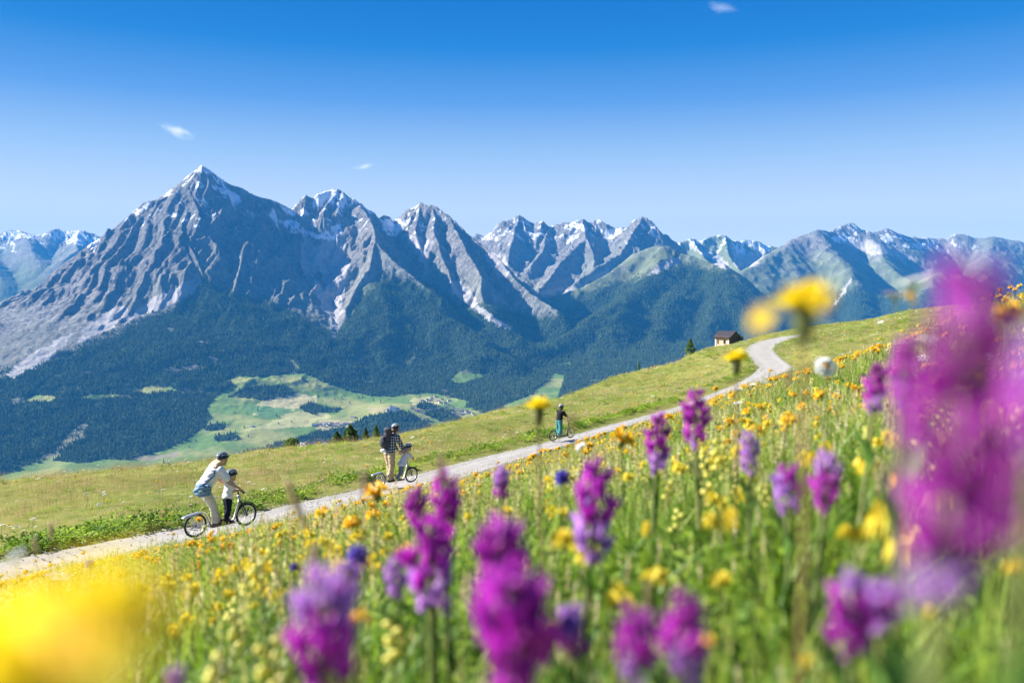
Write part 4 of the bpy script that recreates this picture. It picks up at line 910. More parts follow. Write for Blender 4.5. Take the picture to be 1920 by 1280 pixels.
def wheel(par, cx_, R_, mat_rim=METAL):
    w_ = MB().torus((0,0,0), R_-.021, .021, n=36, m=8).build('wheel', RUBBER, par); w_.location = (cx_, 0, R_)
    MB().torus((0,0,0), R_-.047, .011, n=36, m=6, sx=1.3).build('rim', mat_rim, w_)
    sp = MB()
    for k in range(20):
        a = 2*math.pi*k/20; s = (-1)**k; a2 = a+s*.35; sp.tube([(.022*math.cos(a2), s*.028, .022*math.sin(a2)), ((R_-.05)*math.cos(a), 0, (R_-.05)*math.sin(a))], .0022, 4, False)
    sp.build('spokes', METAL, w_)
    MB().tube([(0,-.045,0),(0,-.03,0),(0,.03,0),(0,.045,0)], [.012,.026,.026,.012], 12).build('hub', DARKM, w_)
    d = MB().torus((0,.036,0), .062, .007, n=24, m=4, sx=.3); d.build('brake_disc', METAL, w_); return w_
def scooter(loc, rz, wb, hb_z, label, frame=METAL, hw=.31, plate=True, R_=.245):
    t = empty('kick_scooter', loc, rz, label, 'scooter', 'large wheeled kick scooters ridden along the gravel path')
    wheel(t, 0, R_); wheel(t, wb, R_)
    f = MB(); dz = .15; x0, x1 = .31, wb-.30
    for s in (-1, 1):
        f.tube([(0, s*.055, R_), (.16, s*.055, R_-.005), (x0-.03, s*.05, dz+.02), (x0+.03, s*.05, dz-.01), (x1, s*.05, dz-.01)], .0155, 8)
    f.tube([(x1-.05, 0, dz), (x1+.02, 0, dz+.06), (wb-.17, 0, .52), (wb-.155, 0, .60)], [.026, .026, .024, .024], 10)
    f.tube([(wb-.135, 0, .545), (wb-.175, 0, .70)], .028, 12); f.tube([(x0, -.055, dz), (x0, .055, dz)], .014, 8); f.tube([(x1-.03, -.05, dz-.01), (x1-.03, .05, dz-.01)], .014, 8)
    f.build('frame', frame, t)
    dk = MB().box(((x0+x1)/2, 0, dz+.012), (x1-x0, .15, .022)); dk.build('deck', DECK, t, smooth=False)
    fk = MB()
    for s in (-1, 1): fk.tube([(wb-.13, s*.05, .53), (wb-.09, s*.055, .45), (wb, s*.052, R_)], .013, 8)
    fk.tube([(wb-.132, -.055, .54), (wb-.132, .055, .54)], .018, 8); fk.build('fork', DARKM, t)
    hx = wb-.20-.12*(hb_z-.7); sm = MB().tube([(wb-.17, 0, .69), (hx+.03, 0, hb_z-.02), (hx+.06, 0, hb_z)], .016, 8); sm.build('stem', DARKM, t)
    h = MB().tube([(hx-.02, -hw, hb_z), (hx+.05, -.12, hb_z+.005), (hx+.06, 0, hb_z), (hx+.05, .12, hb_z+.005), (hx-.02, hw, hb_z)], .0125, 8).build('handlebar', DARKM, t)
    for s in (-1, 1):
        MB().tube([(hx-.022, s*(hw+.01), hb_z), (hx+.012, s*(hw-.12), hb_z+.003)], .017, 8).build('grip', GRIP, h)
        MB().tube([(hx+.05, s*(hw-.15), hb_z), (hx+.075, s*(hw-.13), hb_z-.012), (hx+.055, s*(hw-.04), hb_z-.028)], .006, 6).build('brake_lever', METAL, h)
        MB().tube([(hx+.06, s*.1, hb_z), (hx+.13, s*.07, hb_z-.03), (wb-.10, s*.03, hb_z-.16), (wb-.12, s*.02, .5)], .0035, 5).build('brake_cable', GRIP, h)
    if plate:
        pl = MB(); n = 9; top = []
        for i in range(n):
            q = i/(n-1); x = -.27+q*.50; z = R_+.255-.05*(1-q)**2-.05*max(0, q-.8)/.2; w2 = .045+.025*math.sin(math.pi*min(1, q*1.2))
            top.append((x, w2, z))
        V = []; F = []
        for (x, w2, z) in top: V += [(x, -w2, z-.02), (x, -w2*.8, z+.008), (x, w2*.8, z+.008), (x, w2, z-.02), (x, w2*.7, z-.024), (x, -w2*.7, z-.024)]
        for i in range(n-1):
            for k_ in range(6): F.append((i*6+k_, i*6+(k_+1) % 6, (i+1)*6+(k_+1) % 6, (i+1)*6+k_))
        F += [tuple(range(5, -1, -1)), tuple((n-1)*6+k_ for k_ in range(6))]; pl.add(V, F); m = pl.build('rear_mudguard', METAL, t)
        st = MB(); st.tube([(.20, 0, R_+.22), (.25, 0, R_+.16), (x0+.02, 0, dz+.02)], .022, 10)
        for s in (-1, 1): st.tube([(-.12, s*.05, R_+.22), (0, s*.062, R_)], .008, 6); st.tube([(-.02, s*.05, R_+.23), (.22, s*.05, dz+.05)], .008, 6)
        st.build('mudguard_stay', METAL, m)
        fm = MB(); pts = [(wb+(R_+.018)*math.cos(a), 0, R_+(R_+.018)*math.sin(a)) for a in np.linspace(R(20), R(150), 10)]; fm.tube(pts, .014, 6).build('front_mudguard', DARKM, t)
    return t, (hx, hb_z)

def ray_yaw(az): return math.pi/2 - R(az)
def ground_at(px, Y): # path surface point under pixel column
    x = (px-960)/FPX*Y; return x
# --- woman and child
z1 = P(367, 1012, 17.0); loc1 = Vector((z1[0], 17.0, float(path_q(np.array([z1[0]]), np.array([17.0]))[1][0])+.03)); yaw1 = ray_yaw(42)
scooter(loc1, yaw1, 1.14, .80, 'silver kick scooter with a wide grey rear mudguard ridden by the woman with blonde hair')
JW = dict(skin=SKIN, pelvis=(.19,0,.985), chest=(.405,0,1.25), neck=(.54,0,1.38), head=(.63,0,1.495), look=(1,0,-.25), sh=[(.49,.165,1.32),(.49,-.165,1.32)], el=[(.63,.25,1.06),(.62,-.26,1.05)],
          ha=[(.90,.25,.86),(.90,-.25,.86)], hip=[(.17,.085,.92),(.18,-.085,.92)], kn=[(.42,.10,.62),(.34,-.10,.60)], an=[(.52,.075,.26),(.40,-.065,.26)])
p1 = person(loc1, yaw1, JW, 'blonde woman in a white t-shirt and cream trousers leaning over a child on a scooter', 1.0, female=True)
shirt(p1, JW, WHITE_T, 1.0, .62, .06, loose=.02); trousers(p1, JW, CREAM, 1.0, .97, loose=.02); shoes(p1, JW, SHOE, 1.0); hair(p1, JW, HAIR, .12, .10, .13); helmet((.625,0,1.545), .10, -.05, p1, HELM_S)
hw_ = JW
B_ = Body((-.12,-.42,.72), (.45,.1,1.2), .009); B_.ell((.05,-.14,.99), (.085,.15,.115), .08).ell((.14,-.22,.97), (.10,.08,.11), .08).ell((.02,-.06,.93), (.06,.10,.06), .06).cap((.0,-.2,1.07), (.16,-.24,1.07), .02, .02, .05).wrinkle(.03, .07, 3)
bag = B_.build('shoulder_bag', BAGB); bag.location = loc1; bag.rotation_euler = (0,0,yaw1); props(bag, 'slouchy blue fabric shoulder bag hanging behind the hip of the woman in white', 'bag')
MB().tube([(.10,-.18,1.08),(.20,-.19,1.15),(.32,-.20,1.24),(.42,-.08,1.41),(.50,.06,1.42),(.53,.17,1.28),(.42,.17,1.15),(.2,.14,1.07),(.05,-.02,1.05)], .011, 6).build('strap', STRAP, bag)
MB().tube([(.0,-.24,1.05),(.08,-.27,1.06),(.16,-.29,1.05)], .006, 5).build('zip', DARKM, bag)
JC = dict(skin=SKIN, pelvis=(.72,0,.68), chest=(.77,0,.90), neck=(.80,0,1.02), head=(.83,0,1.125), look=(1,0,-.15), sh=[(.78,.10,.98),(.78,-.10,.98)], el=[(.80,.14,.84),(.79,-.15,.83)],
          ha=[(.92,.13,.835),(.92,-.13,.835)], hip=[(.72,.05,.64),(.72,-.05,.64)], kn=[(.74,.055,.43),(.70,-.06,.43)], an=[(.70,.04,.235),(.66,-.045,.235)])
p2 = person(loc1, yaw1, JC, 'small child in white top and navy trousers on the scooter in front of the woman', .64)
shirt(p2, JC, WHITE_T, .64, .5, .05, loose=.018); trousers(p2, JC, NAVY, .64, .98, loose=.018); shoes(p2, JC, SHOEB, .7); hair(p2, JC, HAIR, .12, .08); helmet((.825,0,1.165), .092, -.05, p2, HELM_S)
# --- man and girl
z2 = P(711, 920, 26.2); loc2 = Vector((z2[0], 26.2, float(path_q(np.array([z2[0]]), np.array([26.2]))[1][0])+.03)); yaw2 = ray_yaw(48)
scooter(loc2, yaw2, 1.22, .90, 'silver kick scooter shared by the man with a backpack and a girl', hw=.34)
JM = dict(skin=SKIN2, pelvis=(.40,.02,1.10), chest=(.50,.02,1.45), neck=(.58,.02,1.65), head=(.65,.02,1.79), look=(1,.15,-.1), sh=[(.55,.22,1.58),(.55,-.18,1.58)], el=[(.68,.30,1.30),(.70,-.20,1.29)],
          ha=[(.94,.27,1.0),(.94,-.06,1.0)], hip=[(.39,.11,1.04),(.41,-.08,1.04)], kn=[(.46,.12,.66),(.42,-.09,.66)], an=[(.44,.085,.26),(.36,-.05,.26)])
p3 = person(loc2, yaw2, JM, 'man in a black and white plaid shirt and beige trousers standing on a scooter', 1.08)
shirt(p3, JM, PLAID, 1.08, 2, .12, name='plaid_shirt', loose=.022); trousers(p3, JM, BEIGE, 1.08, .97, loose=.028); shoes(p3, JM, SHOEB, 1.05); hair(p3, JM, HAIRD, .06, .07); helmet((.645,.02,1.845), .105, -.05, p3, HELM_W)
B_ = Body((-.05,-.3,1.05), (.6,.34,1.95), .01); B_.cap((.27,.02,1.28), (.37,.02,1.72), .135, .115, .04).ell((.34,.02,1.80), (.11,.15,.07), .03).ell((.16,.02,1.42), (.08,.13,.17), .03).wrinkle(.012, .09, 8)
pk = B_.build('backpack', PACK); pk.location = loc2; pk.rotation_euler = (0,0,yaw2); props(pk, 'large dark grey hiking backpack worn by the man in the plaid shirt', 'backpack')
for s in (-1, 1): MB().tube([(.40, .02+s*.10, 1.72), (.52, .02+s*.13, 1.72), (.62, .02+s*.13, 1.60), (.58, .02+s*.14, 1.38), (.36, .02+s*.13, 1.22)], .014, 6).build('strap', STRAP, pk)
MB().ell((.14,-.03,1.17), (.09,.10,.055)).build('white_bundle', plain('white_cloth', (.75,.75,.75), .9), pk)
for q in (1.35, 1.5, 1.65): MB().tube([(.10+.3*(q-1.35), -.10, q), (.07+.3*(q-1.35), .02, q), (.10+.3*(q-1.35), .14, q)], .008, 5).build('compression_strap', STRAP, pk)
JG = dict(skin=SKIN, pelvis=(.64,-.08,.66), chest=(.76,-.10,.91), neck=(.83,-.11,1.07), head=(.88,-.11,1.19), look=(1,-.2,-.2), sh=[(.80,.01,1.02),(.80,-.23,1.02)], el=[(.86,.08,.86),(.92,-.33,.85)],
          ha=[(.98,.08,.93),(1.02,-.335,.92)], hip=[(.64,-.03,.62),(.63,-.13,.62)], kn=[(.70,-.02,.41),(.66,-.11,.40)], an=[(.68,.02,.235),(.62,-.05,.235)])
JG['el'][1] = (.93,-.36,.83); JG['ha'][1] = (.995,-.36,.915)
for _k, _v in list(JG.items()):
    if _k in ('pelvis','chest','neck','head'): JG[_k] = (_v[0]+.05, _v[1]-.15, _v[2])
    elif _k in ('sh','hip'): JG[_k] = [(a+.05, b-.15, c) for a, b, c in _v]
    elif _k == 'kn': JG[_k] = [(a+.03, b-.07, c) for a, b, c in _v]
JG['el'] = [(.96,-.04,.88),(1.0,-.42,.86)]
p4 = person(loc2, yaw2, JG, 'girl in a pale grey t-shirt and blue grey leggings in front of the man', .72)
shirt(p4, JG, GREY_T, .72, .5, .07, loose=.02); trousers(p4, JG, BLUEGREY, .72, .98, loose=.006, name='leggings'); shoes(p4, JG, SHOEG, .75); hair(p4, JG, HAIR, .14, .12, .12); helmet((.925,-.26,1.235), .098, -.05, p4, HELM_W)
# --- boy
bx_ = P(1037, 833, 36.8); loc3 = Vector((bx_[0], 36.8, float(path_q(np.array([bx_[0]]), np.array([36.8]))[1][0])+.03)); yaw3 = ray_yaw(47)
scooter(loc3, yaw3, 1.12, .86, 'dark kick scooter ridden farthest away by the person in teal shorts', frame=DARKM, plate=False)
JB = dict(skin=SKIN2, pelvis=(.38,0,.86), chest=(.44,0,1.13), neck=(.47,0,1.30), head=(.51,0,1.42), look=(1,0,-.15), sh=[(.46,.15,1.25),(.46,-.15,1.25)], el=[(.62,.24,1.06),(.60,-.26,1.03)],
          ha=[(.86,.25,.92),(.86,-.25,.92)], hip=[(.37,.075,.81),(.37,-.075,.81)], kn=[(.42,.11,.52),(.38,-.10,.52)], an=[(.42,.075,.245),(.34,-.065,.245)])
p5 = person(loc3, yaw3, JB, 'boy in a black t-shirt and long teal shorts seen from behind', .84)
shirt(p5, JB, BLACK_T, .84, .75, .06, loose=.02); trousers(p5, JB, TEAL, .84, .75, loose=.035, name='long_shorts', flare=1.25); shoes(p5, JB, SHOEG, .85); hair(p5, JB, HAIRD, .05, .07); helmet((.505,0,1.465), .098, -.05, p5, HELM_W)
# ------------------------------------------------------------------ flowers
YEL = plain('arnica_petal', (.84,.45,.008), .6, var=.10, scale=80); YELD = plain('arnica_disc', (.62,.27,.01), .8, var=.25, scale=300)
def petal_mat(name, c, c2, trans=.35, vary=.5):
    t = NT(name); r = t.n('ObjectInfo').outputs['Random']; n = t.noise(60, t.n('TexCoord').outputs['Object'], 3)
    t.leafy(t.mix(t.math('ADD', t.math('MULTIPLY', r, vary), t.math('MULTIPLY', n, 1-vary)), c, c2), trans); return t.m
YEL = petal_mat('orange_yellow_petal', (.92,.50,.005), (.92,.62,.01)); YEL2 = petal_mat('lemon_petal', (.88,.66,.015), (.86,.74,.10)); PALE = petal_mat('pale_yellow_petal', (.86,.82,.28), (.90,.82,.14))
HAWK = petal_mat('golden_petal', (.90,.60,.005), (.92,.68,.01), .45); MAG = petal_mat('magenta_petal', (.46,.008,.44), (.58,.04,.60), .4, .7); LIL = petal_mat('lilac_petal', (.46,.20,.66), (.62,.30,.74), .4, .6)
DKM = petal_mat('dark_magenta_petal', (.30,.006,.28), (.46,.02,.46), .3, .5); WHT = petal_mat('white_petal', (.80,.80,.78), (.88,.88,.86), .3); BLU = petal_mat('blue_violet_petal', (.10,.08,.50), (.22,.14,.58), .3)
BRIGHT = petal_mat('bright_lemon_petal', (.95,.72,.01), (.95,.80,.03), .5)
STEM = petal_mat('flower_stem', (.10,.17,.03), (.22,.22,.07), .2); STEMB = petal_mat('reddish_stem', (.20,.12,.05), (.28,.16,.08), .1); CALYX = petal_mat('dark_calyx', (.10,.13,.04), (.18,.19,.06), .3); BRN = petal_mat('brown_seed_head', (.46,.34,.26), (.58,.44,.34), .6); BEI = petal_mat('beige_grass_plume', (.55,.45,.25), (.62,.52,.32), .4); LEAF = petal_mat('flower_leaf', (.07,.18,.02), (.13,.26,.04), .4)
GREENF = petal_mat('umbel_green', (.22,.33,.12), (.30,.38,.16), .3)
def petal(L, w, curve=0., z=0, notch=False, r0=.0):
    """a ray with a folded midrib, lying along +x"""
    return ([(r0,0,z),(r0+L*.35,w*.42,z+L*.10+curve*.1),(r0+L*.8,w*.5,z+L*.08-curve*L*.5),(r0+L,0,z-curve*L),(r0+L*.8,-w*.5,z+L*.08-curve*L*.5),(r0+L*.35,-w*.42,z+L*.10+curve*.1),(r0+L*.5,0,z+L*.04)],
            [(0,1,6),(1,2,6),(2,3,6),(3,4,6),(4,5,6),(5,0,6)])
def rotz(V, a, tilt=0):
    M = Matrix.Rotation(a, 3, 'Z') @ Matrix.Rotation(-tilt, 3, 'Y'); return [M @ Vector(v) for v in V]
def rays(n, L, w, curve, r0, tilt=0, seed=0, z=0):
    m = MB(); r = random.Random(seed)
    for k in range(n):
        V, F = petal(L*r.uniform(.85, 1.08), w, curve*r.uniform(.5, 1.5), 0, r0=r0); m.add([v+Vector((0,0,z)) for v in rotz(V, 2*math.pi*(k+r.uniform(-.25,.25))/n, tilt+r.uniform(-.12,.12))], F)
    return m
def stem_mb(h, r=.0018, bend=.02, n=6): return MB().tube([(bend*math.sin(2.2*q)*.6-bend*.6*math.sin(2.2), bend*.4*(q*q-1), -h*(1-q)) for q in (0,.35,.7,1)], [r*1.2, r, r, r*.9], n, False)
def leaves_mb(h, n, L, w, seed=1, z0=.0):
    m = MB(); r = random.Random(seed)
    for k in range(n):
        V, F = petal(L*r.uniform(.7, 1.1), w, .5); m.add([v+Vector((0,0,-h+z0+r.uniform(0,.25)*h)) for v in rotz(V, r.uniform(0, 6.28), r.uniform(.3, 1.0))], F)
    return m
# every kind is a dict part -> (MB, material); the head sits at the origin and the stem hangs down
KIND = {}
def K_arnica(h=.30, seed=0, mat=YEL): return {'ray_florets': (rays(14, .021, .0075, .15, .007, .12, seed), mat), 'disc': (MB().ell((0,0,.001), (.0095,.0095,.006), 10, 4), YELD), 'calyx': (MB().ell((0,0,-.006), (.0075,.0075,.008), 8, 4), CALYX), 'stem': (stem_mb(h), STEM), 'leaf': (leaves_mb(h, 3, .06, .014, seed), LEAF)}
def K_hawk(h=.35, seed=0):
    m = rays(20, .027, .0062, .18, .003, .78, seed, .003); m2 = rays(18, .026, .0058, .1, .002, 1.15, seed+1, .006); m.add(m2.V, m2.F)
    return {'ray_florets': (m, HAWK), 'calyx': (MB().tube([(0,0,-.014),(0,0,-.006),(0,0,.006),(0,0,.013)], [.002,.006,.008,.007], 10, False), CALYX), 'stem': (stem_mb(h, .0017), STEMB)}
def K_butter(h=.20, seed=0, mat=YEL2):
    m = MB(); r = random.Random(seed)
    for c in range(3):
        o = Vector((r.uniform(-.012,.012), r.uniform(-.012,.012), r.uniform(-.012,.004)))
        for k in range(5):
            V, F = petal(.009, .010, -.2); m.add([v+o for v in rotz(V, k*1.257+c, .45)], F)
    return {'petals': (m, mat), 'stem': (stem_mb(h, .0012, .03, 4), STEM)}
def K_rattle(h=.25, seed=0):
    m = MB(); r = random.Random(seed)
    for k in range(9): a = k*2.4; m.ell((.010*math.cos(a), .010*math.sin(a), -.006*k), (.0085,.006,.0055), 6, 3)
    c = MB()
    for k in range(9): a = k*2.4+.4; c.ell((.006*math.cos(a), .006*math.sin(a), -.006*k-.003), (.0035,.003,.005), 6, 3)
    return {'petals': (m, PALE), 'calyx': (c, LEAF), 'stem': (stem_mb(h, .0016), STEM)}
def K_daisy(h=.32, seed=0): return {'ray_florets': (rays(20, .019, .0066, .1, .006, .05, seed), WHT), 'disc': (MB().ell((0,0,.001), (.0085,.0085,.004), 10, 4), YELD), 'stem': (stem_mb(h), STEM)}
def K_umbel(h=.40, seed=0, mat=WHT, R_=.035):
    r = random.Random(seed); m = MB(); s = stem_mb(h, .0018)
    for k in range(13):
        a = k*2.4; q = R_*math.sqrt((k+.5)/13); c = Vector((q*math.cos(a), q*math.sin(a), -.10*q+r.uniform(-.002,.002))); s.tube([(0,0,-.03), c-Vector((0,0,.002))], .0007, 4, False)
        for j in range(7):
            b = j*.9; e = c+Vector((.0055*math.cos(b), .0055*math.sin(b), 0))*(j > 0)+Vector((0,0,r.uniform(-.001,.001))); m.add([e+Vector((.003*math.cos(t), .003*math.sin(t), r.uniform(-.001,.001))) for t in (0,1.26,2.5,3.77,5.0)]+[e+Vector((0,0,.0015))], [(i, (i+1) % 5, 5) for i in range(5)])
    return {'florets': (m, mat), 'stem': (s, STEM)}
def K_blue(h=.25, seed=0):
    m = MB(); r = random.Random(seed)
    for k in range(40):
        a = k*2.4; e = math.asin(1-1.5*(k+.5)/40); d = Vector((math.cos(a)*math.cos(e), math.sin(a)*math.cos(e), math.sin(e))); V, F = petal(.015, .004, .2, r0=.002)
        m.add(rotz(V, a, e), F)
    return {'florets': (m, BLU), 'stem': (stem_mb(h, .0015), STEM)}
def K_plume(h=.45, seed=0, mat=BRN, L=.05, w=.008):
    m = MB(); r = random.Random(seed)
    for k in range(60):
        q = k/60; a = k*2.4; e = w*math.sin(math.pi*min(.97, q*.85+.1)); V, F = petal(e*1.3+.004, .003, .1); m.add([v+Vector((0,0,-L*q)) for v in rotz(V, a, .9)], F)
    return {'seed_head': (m, mat), 'stem': (stem_mb(h, .0010, .04, 4), STEMB)}
def floret_mb():
    m = MB()
    for a, L, w, t in ((0,.013,.011,-.5), (.75,.011,.009,-.35), (-.75,.011,.009,-.35), (math.pi*.5,.010,.006,.8), (-math.pi*.5,.010,.006,.8), (0,.009,.008,1.1)):
        V, F = petal(L, w, .25); m.add(rotz(V, a, t), F)
    return m
FL = {}
def place_kind(kind, parts, loc, rz, tilt, sc, label, cat, group=None, sink=None):
    t = empty(kind, loc, rz, label, cat, group); t.scale = (sc,)*3; t.rotation_euler = (tilt[0], tilt[1], rz)
    for nm, (mb, mat) in parts.items():
        if nm == 'ray_florets_each':
            me0 = None
            for k, (V, F) in enumerate(mb): mesh_obj('ray_floret', V, F, mat, t)
        elif len(mb.V): mb.build(nm, mat, t)
    return t
def joined(name, parts):
    """one mesh with several materials, for the far multitude"""
    V = []; F = []; mi = []; mats = []
    for k, (nm, (mb, mat)) in enumerate(parts.items()):
        b = len(V); V += mb.V; F += [tuple(b+i for i in f) for f in mb.F]; mi += [k]*len(mb.F); mats.append(mat)
    o = mesh_obj(name, V, F, mats, link=False); o.data.polygons.foreach_set('material_index', np.array(mi, np.int32)); return o

# --- orchids: stem, leaves and every floret its own part
_fm = {}
def orchid(px, py, Y, wpx, hpx, label, mats=(MAG, DKM, MAG, LIL), seed=0, lean=(0, 0), n=None):
    r = random.Random(seed); top = P(px, py, Y); W_ = wpx*Y/FPX; Hh = hpx*Y/FPX; bz_ = float(hz(top[0], top[1])); h = max(top[2]-bz_, Hh*1.25)
    t = empty('orchid', top, r.uniform(0, 6.28), label, 'orchid', 'purple orchids in bloom'); t.rotation_euler = (lean[0], lean[1], t.rotation_euler[2])
    rs = W_*.5; s = rs/.021; N_ = n or int(max(15, min(36, Hh/(.0055*s)*1.0)))
    MB().tube([(0,0,0),(0,0,-Hh),(.004,.003,-(h+Hh)/2),(0,0,-h)], [rs*.12, rs*.2, rs*.2, rs*.22], 8).build('stem', STEM, t)
    for k in range(N_):
        q = (k+.3)/N_; a = k*2.4; m = mats[min(len(mats)-1, int(q*len(mats)+r.uniform(-.5,.7)))] if q > .0 else mats[0]
        key = m.name
        if key not in _fm: _fm[key] = floret_mb().build('floret', m, t).data; o = t.children[-1] if False else [c for c in t.children if c.name.startswith('floret')][-1]
        else: o = bpy.data.objects.new('floret', _fm[key]); COL.objects.link(o); o.parent = t
        taper = .40+.60*math.sin(math.pi*min(.92, q*.75+.12)); rad = rs*r.uniform(.28, .62)*taper
        o.location = (rad*math.cos(a), rad*math.sin(a), -Hh*q); o.rotation_euler = (r.uniform(-.3,.3), r.uniform(-.2,.5)-.3*(q < .2), a); o.scale = (s*taper*r.uniform(.7,1.12), s*taper*r.uniform(.55,.9), s*taper*r.uniform(.7,1.0))
    for k in range(3):
        V, F = petal(min(.11, h*.5)*r.uniform(.8,1.1), .024, .2); MB().add([v+Vector((0,0,-h*.97)) for v in rotz(V, k*2.1+r.uniform(-.3,.3), 1.05)], F).build('leaf', LEAF, t)
    for k in range(2):
        zz = -Hh-(h-Hh)*(.25+.3*k); V, F = petal(min(.07, h*.3), .012, .1); MB().add([v+Vector((0,0,zz)) for v in rotz(V, k*2.6+seed, 1.25)], F).build('leaf', LEAF, t)
    return t
ORCH = [
 (1236,782,1.45,46,110,'slim purple orchid left of the tallest sharp purple orchid, just right of the boy',(MAG,DKM,MAG,LIL)),
 (1303,738,1.35,50,105,'tallest of the fairly sharp purple orchids, below the gravel road bend',(MAG,DKM,MAG,LIL)),
 (1120,872,.95,76,190,'purple orchid in the middle of the slope beside a small blue flower',(MAG,MAG,LIL,LIL)),
 (832,893,1.0,60,120,'upper purple orchid standing in front of the path below the man and girl',(MAG,MAG,DKM,MAG)),
 (806,985,.85,92,175,'wide purple orchid directly below another, lilac towards its base',(MAG,MAG,LIL,LIL)),
 (780,922,1.05,44,70,'short dark purple orchid head left of its taller neighbour',(DKM,DKM,MAG)),
 (940,985,.62,105,130,'blurred purple orchid with a brownish tip at the bottom centre',(MAG,DKM,MAG)),
 (960,1085,.47,160,230,'large blurred purple orchid cut by the bottom edge at the centre',(MAG,MAG,DKM,MAG)),
 (605,1085,.50,130,240,'large blurred pinkish purple orchid cut by the bottom edge, left of centre',(LIL,MAG,MAG,DKM)),
 (650,1060,.7,50,90,'thin lilac orchid behind the large blurred one left of centre',(LIL,MAG)),
 (1195,1150,.50,80,140,'left half of a blurred orchid pair at the bottom, right of centre',(MAG,DKM,LIL)),
 (1285,1125,.48,90,160,'right half of a blurred orchid pair at the bottom, beside a yellow flower',(DKM,MAG,LIL)),
 (1595,1085,.50,85,150,'blurred pink and purple orchid low in the bottom right',(LIL,MAG,MAG)),
 (1650,1105,.52,75,80,'pale lilac flowered orchid low in the bottom right, touching its pink neighbour',(LIL,DKM,LIL)),
 (1478,878,1.0,50,90,'small blurred magenta orchid right of the green hollow',(MAG,LIL)),
 (1552,858,.9,62,105,'blurred dull pink orchid right of the small magenta one',(LIL,MAG,MAG)),
 (1825,520,.22,178,640,'huge out of focus purple orchid filling the right side of the picture',(MAG,MAG,DKM,DKM,DKM,DKM,MAG,MAG,LIL)),
 (1905,800,.205,80,240,'dark purple out of focus orchid between the huge one and the right edge',(DKM,DKM,MAG)),
 (1975,630,.185,160,240,'pale lilac out of focus orchid cut by the right edge',(LIL,LIL,MAG,LIL)),
 (1695,640,.55,60,130,'soft magenta orchid just left of the huge blurred one',(MAG,MAG,LIL)),
 (1645,688,1.1,40,90,'small dark purple orchid beneath the white daisy',(DKM,MAG,LIL)),
 (940,878,1.35,32,60,'small dull pink orchid above the bottom centre orchids',(LIL,MAG)),
 (737,1050,1.0,40,80,'small pale lilac orchid left of the wide purple one',(LIL,LIL)),
 (1070,1145,.7,60,90,'soft violet orchid between the two large bottom orchids',(LIL,DKM)),
 (1405,815,1.3,36,80,'faint pinkish lilac orchid right of the tallest sharp one',(LIL,LIL)),
 (330,1255,.6,34,60,'tiny pink orchid at the bottom beside the giant yellow blur',(LIL,MAG)),
]
for k, (px, py, Y, w_, h_, lb, ms) in enumerate(ORCH): orchid(px, py, Y, w_, h_, lb, ms, k+1, (random.Random(k).uniform(-.07,.07), random.Random(k+50).uniform(-.07,.07)))

def each_ray(n, L, w, curve, r0, tilt, seed, z=0):
    r = random.Random(seed); out = []
    for k in range(n):
        V, F = petal(L*r.uniform(.85,1.08), w, curve*r.uniform(.5,1.5), 0, r0=r0); out.append(([v+Vector((0,0,z)) for v in rotz(V, 2*math.pi*(k+r.uniform(-.25,.25))/n, tilt+r.uniform(-.12,.12))], F))
    return out
def feature(kind, px, py, Y, wpx, label, tiltx=0., tilty=0., rz=0., cat=None, **kw):
    top = P(px, py, Y); gz = float(hz(top[0], top[1])); h = max(.06, top[2]-gz); D = {'arnica': .056, 'hawkbit': .044, 'buttercup': .036, 'yellow_rattle': .030, 'ox_eye_daisy': .050, 'umbel': .075, 'blue_flower': .034, 'grass_plume': .024}[kind]
    s = wpx*Y/FPX/D; hh = h/s; sd = int(px+py)
    fn = {'arnica': K_arnica, 'hawkbit': K_hawk, 'buttercup': K_butter, 'yellow_rattle': K_rattle, 'ox_eye_daisy': K_daisy, 'umbel': K_umbel, 'blue_flower': K_blue, 'grass_plume': K_plume}[kind]
    parts = dict(fn(hh, sd, **kw))
    if kind == 'arnica': parts.pop('ray_florets'); parts['ray_florets_each'] = (each_ray(14, .021, .0085, .15, .007, .12, sd), kw.get('mat', YEL))
    if kind == 'hawkbit': parts.pop('ray_florets'); parts['ray_florets_each'] = (each_ray(20, .027, .0066, .18, .003, .78, sd, .003)+each_ray(26, .024, .0066, .1, .002, 1.0, sd+1, .006), BRIGHT)
    if kind == 'ox_eye_daisy': parts.pop('ray_florets'); parts['ray_florets_each'] = (each_ray(20, .019, .0068, .1, .006, .05, sd), WHT)
    t = place_kind(kind, parts, top, rz, (0, 0), s, label, cat or {'arnica': 'yellow flower', 'hawkbit': 'yellow flower', 'buttercup': 'yellow flower', 'yellow_rattle': 'yellow flower', 'ox_eye_daisy': 'daisy', 'umbel': 'white flower', 'blue_flower': 'blue flower', 'grass_plume': 'grass head'}[kind])
    M = Matrix.Rotation(tiltx, 4, 'X') @ Matrix.Rotation(tilty, 4, 'Y')
    for c in t.children:
        if not c.name.startswith(('stem', 'leaf')): c.matrix_local = M
    return t
